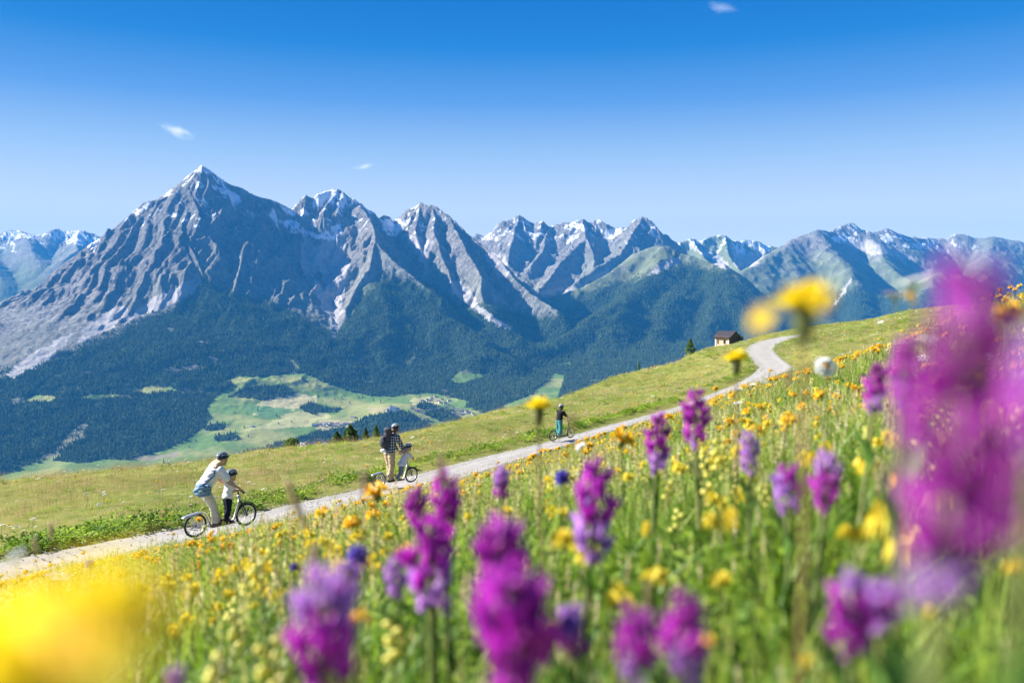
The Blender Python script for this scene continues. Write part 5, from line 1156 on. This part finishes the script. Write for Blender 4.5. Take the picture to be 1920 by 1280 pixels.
FEAT = [
 ('hawkbit',1010,782,1.3,56,'sharp golden flower on a long reddish stem left of the boy'),('hawkbit',1380,690,1.45,50,'golden flower on a tall thin stem in front of the gravel bend'),
 ('hawkbit',1506,612,.50,122,'large blurred golden flower standing against the mountains above the road bend',),('arnica',1433,600,.34,64,'pale blurred yellow flower left of the large golden one',.9),
 ('arnica',1552,565,.33,60,'faint see-through yellow petals right of the large golden flower',1.2),
 ('arnica',706,926,2.0,58,'orange yellow flower in front of the rear wheel of the second scooter',.5),('arnica',660,982,2.2,42,'orange yellow flower below and left of the one by the second scooter',.3),
 ('arnica',1166,826,2.0,58,'orange yellow flower left of the slim purple orchid',.5),('arnica',700,968,2.6,36,'orange yellow flower at the centre of the path edge group',.4),('arnica',605,962,3.2,34,'orange flower between the first scooter and the blurred orchid',.4),
 ('arnica',672,1165,.85,58,'round orange flower between two large purple orchids',.2),('yellow_rattle',741,1170,.9,42,'pale yellow flower between the orange flower and the wide orchid'),
 ('arnica',150,1235,.125,480,'giant out of focus yellow flower filling the bottom left corner',.45,-.35),('arnica',60,1185,.15,250,'second giant out of focus yellow flower at the left edge',.5,-.5),('arnica',185,1150,.21,180,'out of focus yellow flower behind the giant corner blur',.5,-.5),
 ('arnica',1893,590,1.0,62,'yellow flower at the right edge above the lilac orchid',.6),('arnica',1690,905,.95,52,'yellow flower left of the huge purple orchid',.5),('buttercup',1345,966,1.0,40,'round lemon flower in the green hollow right of centre'),
 ('buttercup',1216,985,1.1,28,'small lemon flower right of the centre orchid'),('buttercup',1087,1015,1.0,38,'lemon flower cluster left of the centre orchid'),('arnica',1330,1205,.75,44,'orange yellow flower at the bottom beside the orchid pair',.2),
 ('yellow_rattle',410,1240,.8,62,'pale yellow flower cluster at the bottom right of the giant yellow blur'),('yellow_rattle',505,1205,.85,55,'pale yellow flower cluster left of the bottom left orchid'),('yellow_rattle',445,1150,1.2,40,'pale yellow flower above the clusters at the bottom left'),
 ('buttercup',1660,965,.85,80,'cluster of lemon flowers left of the huge purple orchid'),('buttercup',1700,1010,.8,85,'lower cluster of lemon flowers touching the huge purple orchid'),('buttercup',1600,985,.9,50,'lemon flower left of the lemon clusters'),
 ('buttercup',1625,865,1.2,38,'lemon flower above the yellow flower left of the huge orchid'),('buttercup',1740,1140,.7,35,'lemon flower under the huge purple orchid'),('arnica',1905,1070,.6,50,'yellow flower at the right edge near the bottom',.5),('buttercup',1510,1240,.7,38,'dark yellow flower at the bottom right of the orchid pair'),
 ('arnica',1706,556,.8,27,'small orange flower beside the greenish umbel against the mountains',.9),('ox_eye_daisy',1548,688,1.5,46,'white daisy facing the camera right of the gravel bend',1.0),
 ('umbel',1714,521,.9,66,'flat white flower seen edge on against the mountains',.3),('umbel',1735,632,1.1,62,'flat white flower behind the huge purple orchid',.1),('umbel',1690,638,1.3,35,'smaller flat white flower left of the bigger flat white one',.1),
 ('ox_eye_daisy',1090,838,2.2,26,'tilted white flower right of the boy',.7),('blue_flower',671,1052,.95,48,'blurred blue violet flower left of the orchids'),('blue_flower',1055,901,1.6,32,'blue flower left of the centre orchid'),
 ('blue_flower',551,1066,1.9,17,'tiny blue flower on a pale stem'),('blue_flower',168,1060,3.2,18,'small violet blue flower at the lower edge of the path'),('blue_flower',1065,1180,.6,46,'dull violet flower at the bottom centre'),
 ('grass_plume',540,905,.9,30,'pale beige grass plume leaning in front of the path',.0,-.35),('grass_plume',682,888,.7,26,'soft brown grass head left of the second scooter'),('grass_plume',826,858,.9,22,'orange brown seed head right of the girl'),
 ('grass_plume',66,1010,1.2,14,'brown seed head at the left by the path'),('grass_plume',95,985,1.3,14,'dark brown seed head left of the first scooter'),('grass_plume',1072,775,.9,18,'pale brown grass head beside the arm of the boy'),
 ('grass_plume',1215,1100,.7,26,'beige grass plume above the bottom orchid pair'),
 ('grass_plume',1480,700,1.3,14,'slim brown grass head over the gravel bend'),('grass_plume',590,1030,.8,30,'brownish grass plume above the bottom left orchid'),
 ('umbel',1680,548,1.0,50,'greenish brown umbel seed head against the mountains'),
 ('umbel',30,1040,1.0,40,'blurred whitish flower head at the left edge',.6),('umbel',110,1075,1.6,50,'whitish flat flower seen edge on by the lower path',.2),
]
for f in FEAT:
    kind, px, py, Y, w_, lb = f[:6]; tx = f[6] if len(f) > 6 else 0.; ty = f[7] if len(f) > 7 else 0.
    kw = {}
    if Y < .6 and kind == 'arnica' and 'orange' not in lb: kw['mat'] = BRIGHT
    if lb.startswith(('pale beige', 'beige', 'pale brown')): kw['mat'] = BEI
    if lb.startswith('pale beige'): kw['L'] = .08
    if lb.startswith('greenish'): kw['mat'] = BRN
    feature(kind, px, py, Y, w_, lb, tx, ty, (px*7) % 6, **kw)

# --- the multitude
LAND = [(415,930,'woman in white'),(367,985,'first scooter rear wheel'),(745,850,'man with the backpack'),(1050,795,'boy in teal shorts'),(1365,632,'hut'),(1236,830,'slim purple orchid near the boy'),(1303,790,'tallest sharp purple orchid'),
 (1120,960,'centre purple orchid'),(832,950,'orchid just below the girl'),(806,1070,'wide purple orchid'),(940,1050,'brown tipped blurred orchid'),(605,1180,'bottom left purple orchid'),(1240,1200,'bottom orchid pair'),(1600,1150,'bottom right purple orchid'),
 (1552,910,'dull pink orchid'),(1800,800,'huge purple blur'),(1548,688,'white daisy'),(1380,684,'thin stemmed golden flower'),(1010,775,'golden flower beside the boy'),(150,1200,'giant yellow blur'),(671,1052,'blurred blue flower'),(1055,901,'small blue flower'),
 (1440,665,'gravel bend'),(168,1060,'violet flower by the path'),(1893,590,'right edge yellow flower'),(1345,966,'round lemon flower'),(738,770,'castle'),(571,838,'grey boulder'),(657,825,'bushy rim pine'),(625,797,'hamlet row')]
ORD = ['nearest','second','third','fourth','fifth','sixth','seventh','eighth','ninth','tenth']
SECT = ['right of','upper right of','above','upper left of','left of','lower left of','below','lower right of']
def relabel(obs, pxy, noun, where=''):
    """name each copy by the landmark it stands nearest to, the side it is on and its rank outwards"""
    bins = {}
    for o, (a, b) in zip(obs, pxy):
        l = min(LAND, key=lambda q: (q[0]-a)**2+(q[1]-b)**2); s_ = int(round(math.degrees(math.atan2(l[1]-b, a-l[0]))/45)) % 8
        bins.setdefault((l[2], s_), []).append((math.hypot(l[0]-a, l[1]-b), o))
    for (nm, s_), L_ in bins.items():
        for k, (_, o) in enumerate(sorted(L_, key=lambda q: q[0])):
            o['label'] = (ORD[k] if k < 10 else '%d%s' % (k+1, {1:'st',2:'nd',3:'rd'}.get((k+1) % 10 if (k+1)//10 != 1 else 0, 'th')))+' '+noun+' '+SECT[s_]+' the '+nm
def split_field(kind, kfn, x, y, size, hh, group, label, cat, nmax=300, tilt=.35, var=3, lim=None, stuff_label=None, noun='flower'):
    made = []
    z = hz(x, y); hr0 = head_room(x, y, z); near_side = side_of_path(x, y) > 1.3; kp = ~near_side | (y > 26) | (hr0 > hh*.42) | (RNG.uniform(size=len(x)) < .05); x, y, z, hr0, near_side = x[kp], y[kp], z[kp], hr0[kp], near_side[kp]
    n = len(x); h = hh*RNG.uniform(.7, 1.25, n); s = size*RNG.uniform(.8, 1.25, n); h = np.where(near_side & (y < 26) & (RNG.uniform(size=n) > .05), np.minimum(h, np.maximum(hr0, .10)), h)
    px, py = PIX(x, y, z+h); inf = (px > 0) & (px < 1920) & (py < 1290); order = np.argsort(np.where(inf, np.hypot(x, y), 1e6)); near_ = order[:min(nmax, int(inf.sum()))]; rest = np.setdiff1d(np.arange(n), near_)
    temps = []
    for k, i in enumerate(near_):
        loc = (x[i], y[i], z[i]+h[i]); rz = RNG.uniform(0, 6.28); tl = (RNG.uniform(-tilt, tilt), RNG.uniform(-tilt, tilt), rz)
        if k < var:
            t = place_kind(kind, kfn(h=hh*1.25/size*1.0, seed=k), loc, rz, tl[:2], s[i], label, cat, group); t.rotation_euler = (tl[0]*.4, tl[1]*.4, rz)
            for c in t.children:
                if not c.name.startswith(('stem', 'leaf')): c.matrix_local = Matrix.Rotation(.5 if k else .25, 4, 'X')
            temps.append((t, list(t.children)))
        else:
            t0, ch = temps[k % var]; t = t0.copy(); COL.objects.link(t); t.location = loc; t.rotation_euler = (tl[0]*.4, tl[1]*.4, rz); t.scale = (s[i],)*3
            for c in ch: c2 = c.copy(); COL.objects.link(c2); c2.parent = t
        made.append(t)
    relabel(made, [(px[i], py[i]) for i in near_], noun)
    if len(rest):
        pr = [joined(kind+'_far', kfn(h=hh*1.2/size, seed=20+k)) for k in range(var)]
        m = len(rest); instancer(kind+'_drift', np.c_[x[rest], y[rest], z[rest]+h[rest]], np.c_[RNG.uniform(-tilt, tilt, m), RNG.uniform(-tilt, tilt, m), RNG.uniform(0, 6.28, m)], s[rest], RNG.integers(0, var, m), pr, stuff_label or ('many more '+label+' further off'), cat)
def on_near(x, y, lo=1.5): s = side_of_path(x, y); return s > lo
# arnica: a band towards the path and at the right, sparse close by
x, y = scatter_wedge(9000, 1.6, 26, -.66, .66, .75); r_ = np.hypot(x, y); u_ = x/y
dens = sstep(1.2, 6.0, r_)*(.16+.84*sstep(-.05, .30, fbm(x/1.6, y/1.6, 3, 501)+.28*sstep(.25, .5, u_)+.12*sstep(-.1,-.4,u_)))
k_ = (RNG.uniform(size=len(x)) < dens*.62) & on_near(x, y)
split_field('arnica', K_arnica, x[k_], y[k_], .9, .28, 'orange yellow flowers scattered over the near slope', 'small orange yellow flower among grass on the near slope', 'yellow flower', tilt=.5, noun='small orange yellow flower', stuff_label='drifts of small orange yellow flowers along the path side of the slope')
x, y = scatter_wedge(12000, .9, 30, -.66, .66, .6); dens = .10+.90*sstep(-.05, .25, fbm(x/1.1, y/1.1, 3, 511)); k_ = (RNG.uniform(size=len(x)) < dens) & on_near(x, y)
split_field('buttercup', K_butter, x[k_], y[k_], .85, .24, 'lemon yellow flowers scattered over the near slope', 'tiny lemon yellow flower cluster low in the grass of the near slope', 'yellow flower', var=3, noun='tiny lemon yellow flower', stuff_label='drifts of tiny lemon yellow flowers in the near slope')
x, y = scatter_wedge(600, 1.2, 12, -.6, .66, .62); k_ = on_near(x, y) & (fbm(x/.8, y/.8, 2, 541) > .02)
split_field('yellow_rattle', K_rattle, x[k_], y[k_], .9, .26, 'pale yellow flowers among the grass', 'pale yellow hooded flower spike among grass stems on the near slope', 'yellow flower', nmax=180, noun='pale yellow flower spike', stuff_label='many pale yellow hooded flowers among the grass')
# white umbels beyond the path and on the right slope
x, y = scatter_wedge(2600, 14, 75, -.68, .45, .7); s_ = side_of_path(x, y); dens = sstep(.05, .35, fbm(x/3, y/3, 3, 521)+.35*np.exp(-((s_+4.2)/1.6)**2)); k_ = (s_ < -2.2) & (RNG.uniform(size=len(x)) < dens) & (y < 70)
split_field('umbel', K_umbel, x[k_], y[k_], 1.25, .42, 'white umbel flowers beyond the path', 'flat white umbel flower standing in the meadow beyond the gravel path', 'white flower', nmax=240, tilt=.2, noun='white meadow umbel', stuff_label='more white umbel flowers in the far meadow')
x, y = scatter_wedge(160, 4, 15, .25, .62, 1); s_ = on_near(x, y) & (fbm(x/1.5, y/1.5, 2, 525) > 0)
split_field('yarrow', K_umbel, x[s_], y[s_], .8, .36, 'white flowers on the right of the near slope', 'small flat white flower among the yellow flowers at the right of the slope', 'white flower', nmax=80, tilt=.3, noun='small flat white flower')
# far meadow colour: buttercups and white specks
x, y = scatter_wedge(16000, 20, 200, -.68, .62, .75); s_ = side_of_path(x, y); dens = sstep(-.05, .35, fbm(x/9, y/9, 3, 531))*sstep(-.35, .1, x/y)+.06; k_ = (np.abs(s_) > 1.8) & (RNG.uniform(size=len(x)) < dens) & ((s_ < 0) | (y > 28)); x, y = x[k_], y[k_]; m = len(x)
pr = [joined('meadow_bloom', K_butter(.2, 1)), joined('meadow_bloom', K_umbel(.2, 1)), joined('meadow_bloom', K_arnica(.2, 1))]
instancer('meadow_blooms', np.c_[x, y, hz(x, y)+.20], np.c_[RNG.uniform(-.5,.5,m), RNG.uniform(-.5,.5,m), RNG.uniform(0,6,m)], RNG.uniform(1.2, 2.4, m)*(1+y/110), np.where(RNG.uniform(size=m) < .3, 1, np.where(RNG.uniform(size=m) < .7, 0, 2)), pr, 'specks of yellow and white flowers spread over the far meadow', 'flowers')
# ------------------------------------------------------------------ hut by the road bend
def hut():
    px0, py0, Y0 = 1367, 647, 198
    c0 = P(px0, py0, Y0); zb = c0[2]-.3
    t = empty('wooden_hut', (c0[0], Y0, zb), 0, 'small plastered hut with a dark sheet metal roof standing alone beside the gravel road', 'hut')
    a = Vector((-math.cos(R(38)), math.sin(R(38)), 0)); b = Vector((math.cos(R(44)), math.sin(R(44)), 0)); LA, LB = 3.5, 4.2; hw_, hr = 2.25, 3.3; up = Vector((0,0,1))
    PLW = plain('lime_plaster', (.58,.45,.33), .9, var=.12, scale=3); WOOD = plain('dark_shaded_wood', (.11,.075,.05), .85, var=.35, scale=4); WOODL = plain('sunlit_boards', (.42,.27,.15), .85, var=.2, scale=4); ROOF = plain('dark_roof_metal', (.075,.07,.08), .5, var=.2, scale=2); WHS = plain('white_plaster', (.72,.70,.68), .9, var=.06)  # board wood twice: darker with shade, paler with sun put into the colour
    def quadbox(o, u, v, n, du, dv, dn):
        V = [o+u*(i*du)+v*(j*dv)+n*(k*dn) for i in (0,1) for j in (0,1) for k in (0,1)]; return V, [(0,1,3,2),(4,6,7,5),(0,4,5,1),(2,3,7,6),(0,2,6,4),(1,5,7,3)]
    na_ = a.cross(up).normalized();  na_ = -na_ if na_.y > 0 else na_; nb_ = b.cross(up).normalized(); nb_ = -nb_ if nb_.y > 0 else nb_
    O = Vector((0,0,-.8))
    m = MB(); m.add([O, O+a*LA, O+a*LA+b*LB, O+b*LB, O+up*(hw_+.8), O+a*LA+up*(hw_+.8), O+a*LA+b*LB+up*(hw_+.8), O+b*LB+up*(hw_+.8), b*LB/2+up*hr, a*LA+b*LB/2+up*hr],
        [(0,1,5,4),(1,2,6,9,5),(2,3,7,6),(3,0,4,8,7),(0,3,2,1),(4,5,9,8),(6,7,8,9)]); w_ = m.build('wall', PLW, t, smooth=False)
    for i in range(11):      # boards of the gable wall, its shade put into their dark colour
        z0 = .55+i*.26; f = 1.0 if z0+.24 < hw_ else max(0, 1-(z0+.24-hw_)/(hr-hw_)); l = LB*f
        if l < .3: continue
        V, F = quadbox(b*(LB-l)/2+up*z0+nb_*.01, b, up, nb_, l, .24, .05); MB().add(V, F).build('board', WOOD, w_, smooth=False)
    for i in range(3): V, F = quadbox(up*(1.62+i*.24)+na_*.01, a, up, na_, LA, .22, .05); MB().add(V, F).build('board', WOODL, w_, smooth=False)  # side wall boards, sunlight put into their paler colour
    for o_ in (O+Vector((0,0,0)), O+a*(LA-.3)): V, F = quadbox(o_+na_*.012, a, up, na_, .3, 2.4, .05); MB().add(V, F).build('corner_quoin', WHS, w_, smooth=False)
    V, F = quadbox(a*.95+up*.75+na_*.02, a, up, na_, .42, .75, .05); win = MB().add(V, F).build('window', plain('hut_window_dark', (.02,.018,.016), .3), t, smooth=False)
    V, F = quadbox(a*.88+up*.68+na_*.015, a, up, na_, .56, .07, .09); MB().add(V, F).build('window_sill', WOOD, win, smooth=False)
    V, F = quadbox(a*2.75+up*.6+na_*.02, a, up, na_, .16, 1.0, .1); MB().add(V, F).build('tool_board', WOOD, t, smooth=False)
    rf = None
    for s in (0, 1):
        e0 = (b*(-.45) if s == 0 else b*(LB+.45))+up*(hw_-.28)-a*.4; r0 = b*LB/2+up*(hr+.12)-a*.4; sl = (r0-e0); n_ = a.cross(sl).normalized(); n_ = n_ if n_.z > 0 else -n_
        V, F = quadbox(e0, a, sl.normalized(), n_, LA+.8, sl.length, .07); q = MB().add(V, F).build('roof', ROOF, t, smooth=False)
        for k in range(12): V, F = quadbox(e0+a*((LA+.75)*k/11)+n_*.07, a, sl.normalized(), n_, .05, sl.length, .05); MB().add(V, F).build('roof_seam', ROOF, q, smooth=False)
        rf = q
    V, F = quadbox(b*(LB-.1)+up*1.2+nb_*.02+a*(-.0), b, up, nb_, 1.0, .9, .6); MB().add(V, F).build('lean_to', WOOD, t, smooth=False)
hut()

# ------------------------------------------------------------------ near conifers and shrubs on the rim
M_NEEDLE = petal_mat('conifer_needles', (.045,.115,.018), (.10,.19,.03), .25); M_BUSH = petal_mat('bush_leaves', (.09,.19,.03), (.17,.27,.05), .35); M_BARK = plain('bark', (.12,.085,.06), .9, var=.3, scale=12)
def near_tree(px, py, Y, wpx, hpx, label, kind='pine', mat=None, seed=0):
    p = P(px, py, Y); r = np.random.default_rng(seed); Hh = hpx*Y/FPX; W_ = wpx*Y/FPX/2; z0 = min(p[2], 1e9)
    gz = float(hz(p[0], p[1])); ex = max(0, p[2]-gz) if gz < p[2] else 0
    t = empty({'pine': 'conifer_tree', 'bush': 'shrub'}[kind], (p[0], p[1], min(gz, p[2])), 0, label, 'tree' if kind == 'pine' else 'bush'); Hh += ex
    MB().tube([(0,0,-.1),(0,0,Hh*.5),(0,0,Hh*.95)], [W_*.08, W_*.06, W_*.01], 7).build('trunk', M_BARK, t)
    n = 5200; q = r.uniform(size=n)**(.9); lob = 1+.28*np.sin(9*q*3.1+r.uniform(0,6)); a = r.uniform(0, 6.28, n); lump = 1+.22*np.sin(a*3+q*7+seed)+.15*np.sin(a*5-q*11)
    prof = (1-q**1.6)**.9*lob if kind == 'pine' else np.sqrt(np.clip(1-(q*1.0-.35)**2*2.3, 0, 1))
    rad = W_*prof*lump*(r.uniform(.25, 1, n)**.45)*(.9); z = Hh*(.06+.94*q) if kind == 'pine' else Hh*(.05+.92*q)
    keep = perlin(a*1.6+seed, q*7, 3) > -.32; rad, z, a = rad[keep], z[keep], a[keep]; n = len(a)
    c = np.c_[rad*np.cos(a), rad*np.sin(a), z-.2*rad*(kind == 'pine')]; s = W_*.075; d = r.normal(size=(n, 3)); d /= np.linalg.norm(d, axis=1)[:, None]; e = np.cross(d, r.normal(size=(n, 3))); e /= np.linalg.norm(e, axis=1)[:, None]
    V = np.stack([c-e*s*.5, c+d*s*1.6, c+e*s*.5, c-d*s*.6], 1).reshape(-1, 3); F = np.arange(4*n).reshape(-1, 4); mesh_obj('crown', V, F, mat or M_NEEDLE, t, smooth=False)
near_tree(657,842,62,52,46,'dark green bushy young pine on the rim, left of the man with the backpack',seed=1)
near_tree(632,842,61,36,34,'low dark green pine left of the bushy pine on the rim',seed=2)
near_tree(686,838,64,22,38,'narrow pointed young conifer on the rim just left of the backpack',seed=3)
near_tree(706,838,66,26,42,'lighter green conifer half hidden behind the backpack','pine',M_BUSH,seed=4)
near_tree(548,848,55,34,28,'light green shrub on the rim next to the grey boulder','bush',M_BUSH,seed=5)
near_tree(506,851,52,20,12,'small low green shrub at the rim left of the light green shrub','bush',M_BUSH,seed=6)
near_tree(1294,664,150,22,30,'small dark conifer on the skyline of the meadow left of the hut',seed=7)
near_tree(1198,694,118,12,17,'tiny conifer on the skyline of the meadow, farther left of the hut',seed=8)
near_tree(1232,682,125,5,6,'tiniest low bush on the meadow skyline','bush',seed=9)
def rock(px, py, Y, wpx, hpx, label):
    p = P(px, py, Y); W_ = wpx*Y/FPX; H_ = hpx*Y/FPX; bm = bmesh.new(); bmesh.ops.create_icosphere(bm, subdivisions=4, radius=1)
    for v in bm.verts:
        c = v.co.copy(); n = float(perlin(np.array([c.x*1.3+px]), np.array([c.y*1.3+c.z*1.7]), 5)[0])+.4*float(perlin(np.array([c.x*3.7]), np.array([c.y*3.1+c.z*4.1]), 6)[0]); f = 1+.38*n
        v.co = Vector((c.x*W_*.5*f, c.y*W_*.5*f, c.z*H_*.75*f))
    me = bpy.data.meshes.new('boulder'); bm.to_mesh(me); bm.free(); me.materials.append(plain('boulder_stone', (.30,.28,.26), .9, var=.3, scale=6)); o = bpy.data.objects.new('boulder', me); COL.objects.link(o); o.location = p; props(o, label, 'boulder')
rock(571, 838, 54, 26, 13, 'grey pointed boulder on the meadow rim behind the riders')

# ------------------------------------------------------------------ valley: castle, villages, single trees
def hit(px, py):
    """first terrain point under a pixel"""
    j = int(np.clip(np.interp((px-960)/FPX, uA, np.arange(nA)), 0, nA-1)); col_ = PYg[:, j]; ok = np.where((col_ <= py) & VIS[:, j])[0]
    i = ok[0] if len(ok) else 0; return float(GX[i, j]), float(GY[i, j]), float(ZT[i, j])
WALLS = [plain('house_wall_white', (.74,.71,.67), .9, var=.04), plain('house_wall_cream', (.64,.57,.47), .9, var=.04), plain('house_wall_rose', (.58,.45,.40), .9, var=.04)]
ROOFS = [plain('house_roof_grey', (.20,.19,.20), .8, var=.1), plain('house_roof_brown', (.24,.15,.12), .8, var=.1), plain('house_roof_dark', (.11,.10,.10), .8, var=.1)]
WIND = plain('house_window', (.03,.035,.045), .3); _hm = {}
def house_mesh(kind, k):
    key = (kind, k)
    if key in _hm: return _hm[key]
    if kind == 'wall':
        m = MB(); m.add([(-.5,-.5,-.5),(.5,-.5,-.5),(.5,.5,-.5),(-.5,.5,-.5),(-.5,-.5,.6),(.5,-.5,.6),(.5,.5,.6),(-.5,.5,.6),(-.5,0,.98),(.5,0,.98)], [(0,1,5,4),(1,2,6,9,5),(2,3,7,6),(3,0,4,8,7)]); o = m.build('w', WALLS[k], link=False, smooth=False)
    elif kind == 'roof':
        m = MB(); m.add([(-.56,-.6,.53),(.56,-.6,.53),(.56,0,1.02),(-.56,0,1.02),(.56,.6,.53),(-.56,.6,.53),(-.56,-.6,.49),(.56,-.6,.49),(.56,0,.98),(-.56,0,.98),(.56,.6,.49),(-.56,.6,.49)], [(0,1,2,3),(3,2,4,5),(7,6,9,8),(8,9,11,10),(0,6,7,1),(5,4,10,11)]); o = m.build('r', ROOFS[k], link=False, smooth=False)
    else:
        m = MB()
        for x in (-.3, 0, .3): m.box((x, -.505, .12), (.1, .02, .2)); m.box((x, -.505, .42), (.1, .02, .12))
        o = m.build('n', WIND, link=False, smooth=False)
    _hm[key] = o.data; return o.data
hr_ = random.Random(5)
def house(px, py, w_, d_, h_, label, group, rot=None, wk=None, rk=None, name='village_house'):
    x, y, z = hit(px, py); t = empty(name, (x, y, z), hr_.uniform(-.5,.5) if rot is None else rot, label, 'house', group)
    for nm, k in (('wall', hr_.randrange(3) if wk is None else wk), ('roof', hr_.randrange(3) if rk is None else rk), ('window_row', 0)):
        o = bpy.data.objects.new(nm, house_mesh(nm, k)); COL.objects.link(o); o.parent = t; o.scale = (w_, d_, h_)
    return t
ROW = [(586,799),(593,797),(599,796),(604,799),(609,796),(615,798),(620,795),(626,798),(631,795),(637,797),(644,795),(651,796),(658,796),(665,794)]
_o = []
for k, (px, py) in enumerate(ROW): _o.append(house(px, py, hr_.uniform(14,24), hr_.uniform(12,16), hr_.uniform(9,13), 'house in the short row of a hamlet in the valley left of the castle hill', 'houses of the hamlet row', wk=hr_.choice((0,0,1,2))))
relabel(_o, ROW, 'hamlet house')
VIL = [(790,753),(796,754),(801,751),(808,752),(812,748),(816,745),(820,753),(826,756),(830,750),(835,757),(842,760),(836,764),(829,766),(822,768),(815,771),(808,769),(802,772),(795,775),(843,753),(840,745),(846,741),(838,737),(832,735),(848,766),(852,770),(858,768),(862,772),(868,771),(874,773),(880,776),(886,778),(892,780),(870,777),(862,778),(850,776),(842,774),(835,772),(826,776),(786,770),(780,772),(773,768),(812,761),(818,762),(806,760),(898,781),(905,783),(845,782),(800,789),(792,787),(856,781)]
_o = []
for k, (px, py) in enumerate(VIL): _o.append(house(px+hr_.uniform(-1,1), py+hr_.uniform(-.8,.8), hr_.uniform(13,22), hr_.uniform(11,15), hr_.uniform(9,13), 'house among trees in the village strung out right of the castle hill', 'houses of the valley village', wk=hr_.choice((0,0,0,1,2))))
relabel(_o, VIL, 'village house')
house(660,783,30,14,9,'long low barn with a brown roof in the fields left of the castle hill',None,wk=2,rk=1,name='barn')
house(470,800,16,12,8,'lone white building in the valley fields far left of the hamlet row',None,wk=0,rk=0)
def castle():
    x, y, z = hit(738, 771); t = empty('castle', (x, y, z-4), .15, 'white castle with a tall main block on top of the wooded hill in the valley', 'castle')
    CW = WALLS[0]; CR = ROOFS[0]
    for (ax, ay, w_, d_, h_, nm) in ((0,0,34,20,27,'main_block'),(-16,2,12,12,32,'tower'),(24,4,26,14,16,'east_wing'),(-30,-2,18,12,15,'west_wing')):
        b_ = MB().box((ax, ay, h_/2-4), (w_, d_, h_+8)).build(nm, CW, t, smooth=False)
        MB().add([(ax-w_/2-1,ay-d_/2-1,h_+.1),(ax+w_/2+1,ay-d_/2-1,h_+.1),(ax+w_/2+1,ay+d_/2+1,h_+.1),(ax-w_/2-1,ay+d_/2+1,h_+.1),(ax-w_/4,ay,h_+6),(ax+w_/4,ay,h_+6)], [(0,1,5,4),(1,2,5),(2,3,4,5),(3,0,4)]).build('roof', CR, b_, smooth=False)
        for q in range(int(w_//6)):
            for l in range(int(h_//9)): MB().box((ax-w_/2+4+q*6, ay-d_/2-.05, 6+l*8), (1.6, .3, 2.4)).build('window', WIND, b_, smooth=False)
    m = MB()
    for i in range(10):
        a0, a1 = R(180+i*18), R(198+i*18); p0, p1 = Vector((46*math.cos(a0), 22*math.sin(a0), 0)), Vector((46*math.cos(a1), 22*math.sin(a1), 0)); m.add([p0-Vector((0,0,8)), p1-Vector((0,0,8)), p1+Vector((0,0,7)), p0+Vector((0,0,7)), p0*.95+Vector((0,0,7)), p1*.95+Vector((0,0,7))], [(0,1,2,3),(3,2,5,4)])
    m.build('curtain_wall', WALLS[1], t, smooth=False)
castle()
TR = [(600,715),(593,722),(612,716),(560,716),(575,708),(603,752),(626,750),(640,748),(655,757),(545,792),(462,777),(516,780),(520,795),(350,840),(362,828),(462,820),(455,803),(700,752),(668,742),(672,747),(680,745),(713,755),(330,795),(1010,755),(905,745),(95,895),(120,900),(300,868),(480,770),(438,775),(640,727),(582,757),(572,770),(860,752),(770,760),(788,745)]
ft = firs[0].data; _o = []
for k, (px, py) in enumerate(TR):
    x, y, z = hit(px, py); t = empty('conifer_tree', (x, y, z-1), hr_.uniform(0,6), 'single dark tree standing in the open valley meadows', 'tree', 'lone trees in the valley meadows'); h_ = hr_.uniform(15, 26)
    o = bpy.data.objects.new('crown', ft); COL.objects.link(o); o.parent = t; o.scale = (h_*1.3, h_*1.3, h_); _o.append(t)
relabel(_o, TR, 'lone valley tree')

# ------------------------------------------------------------------ wisps of cloud, far above the haze
def cloud(px, py, Y, wpx, hpx, tilt, label, seed, dens=.0034):
    p = P(px, py, Y); bm = bmesh.new(); bmesh.ops.create_icosphere(bm, subdivisions=2, radius=1); me = bpy.data.meshes.new('cloud'); bm.to_mesh(me); bm.free()
    o = bpy.data.objects.new('cloud', me); COL.objects.link(o); o.location = p; o.scale = (wpx*Y/FPX/2, hpx*Y/FPX/1.6, hpx*Y/FPX/2); o.rotation_euler = (0, tilt, 0); props(o, label, 'cloud')
    t = NT('cloud_wisp'); tc = t.n('TexCoord').outputs['Object']; mp = t.n('Mapping', Vector=tc); mp.inputs['Scale'].default_value = (1.0, 1.0, .8); mp.inputs['Location'].default_value = (seed, 0, seed*2); mp.inputs['Rotation'].default_value = (0, .5, 0)
    n = t.noise(1.9, mp.outputs[0], 6, .62); L = t.n('VectorMath', operation='LENGTH'); t.t.links.new(tc, L.inputs[0])
    fall = t.math('SUBTRACT', 1.0, t.math('MULTIPLY', L.outputs['Value'], 1.0), True)
    d = t.math('MULTIPLY', t.math('SUBTRACT', t.math('ADD', t.math('MULTIPLY', n, 1.3), t.math('MULTIPLY', fall, .5)), .80, False), dens*5); d = t.math('MAXIMUM', t.math('MULTIPLY', d, fall), 0.0)
    v = t.t.nodes.new('ShaderNodeVolumePrincipled'); v.inputs['Color'].default_value = (1,1,1,1); v.inputs['Anisotropy'].default_value = .2; t.put(v.inputs['Density'], d); t.t.links.new(v.outputs[0], t.out.inputs['Volume']); me.materials.append(t.m)
    try: t.m.cycles.volume_sampling = 'DISTANCE'; 
    except Exception: pass
cloud(335, 248, 15500, 90, 34, .38, 'small white wisp of cloud above the left shoulder of the highest peak', 1.3)
cloud(683, 312, 15500, 60, 16, -.15, 'tiny white wisp of cloud above the second and third peaks', 4.1, .0045)
cloud(1352, 15, 16500, 90, 30, .1, 'faint pale wisp of cloud at the top edge of the sky', 7.7, .0013)
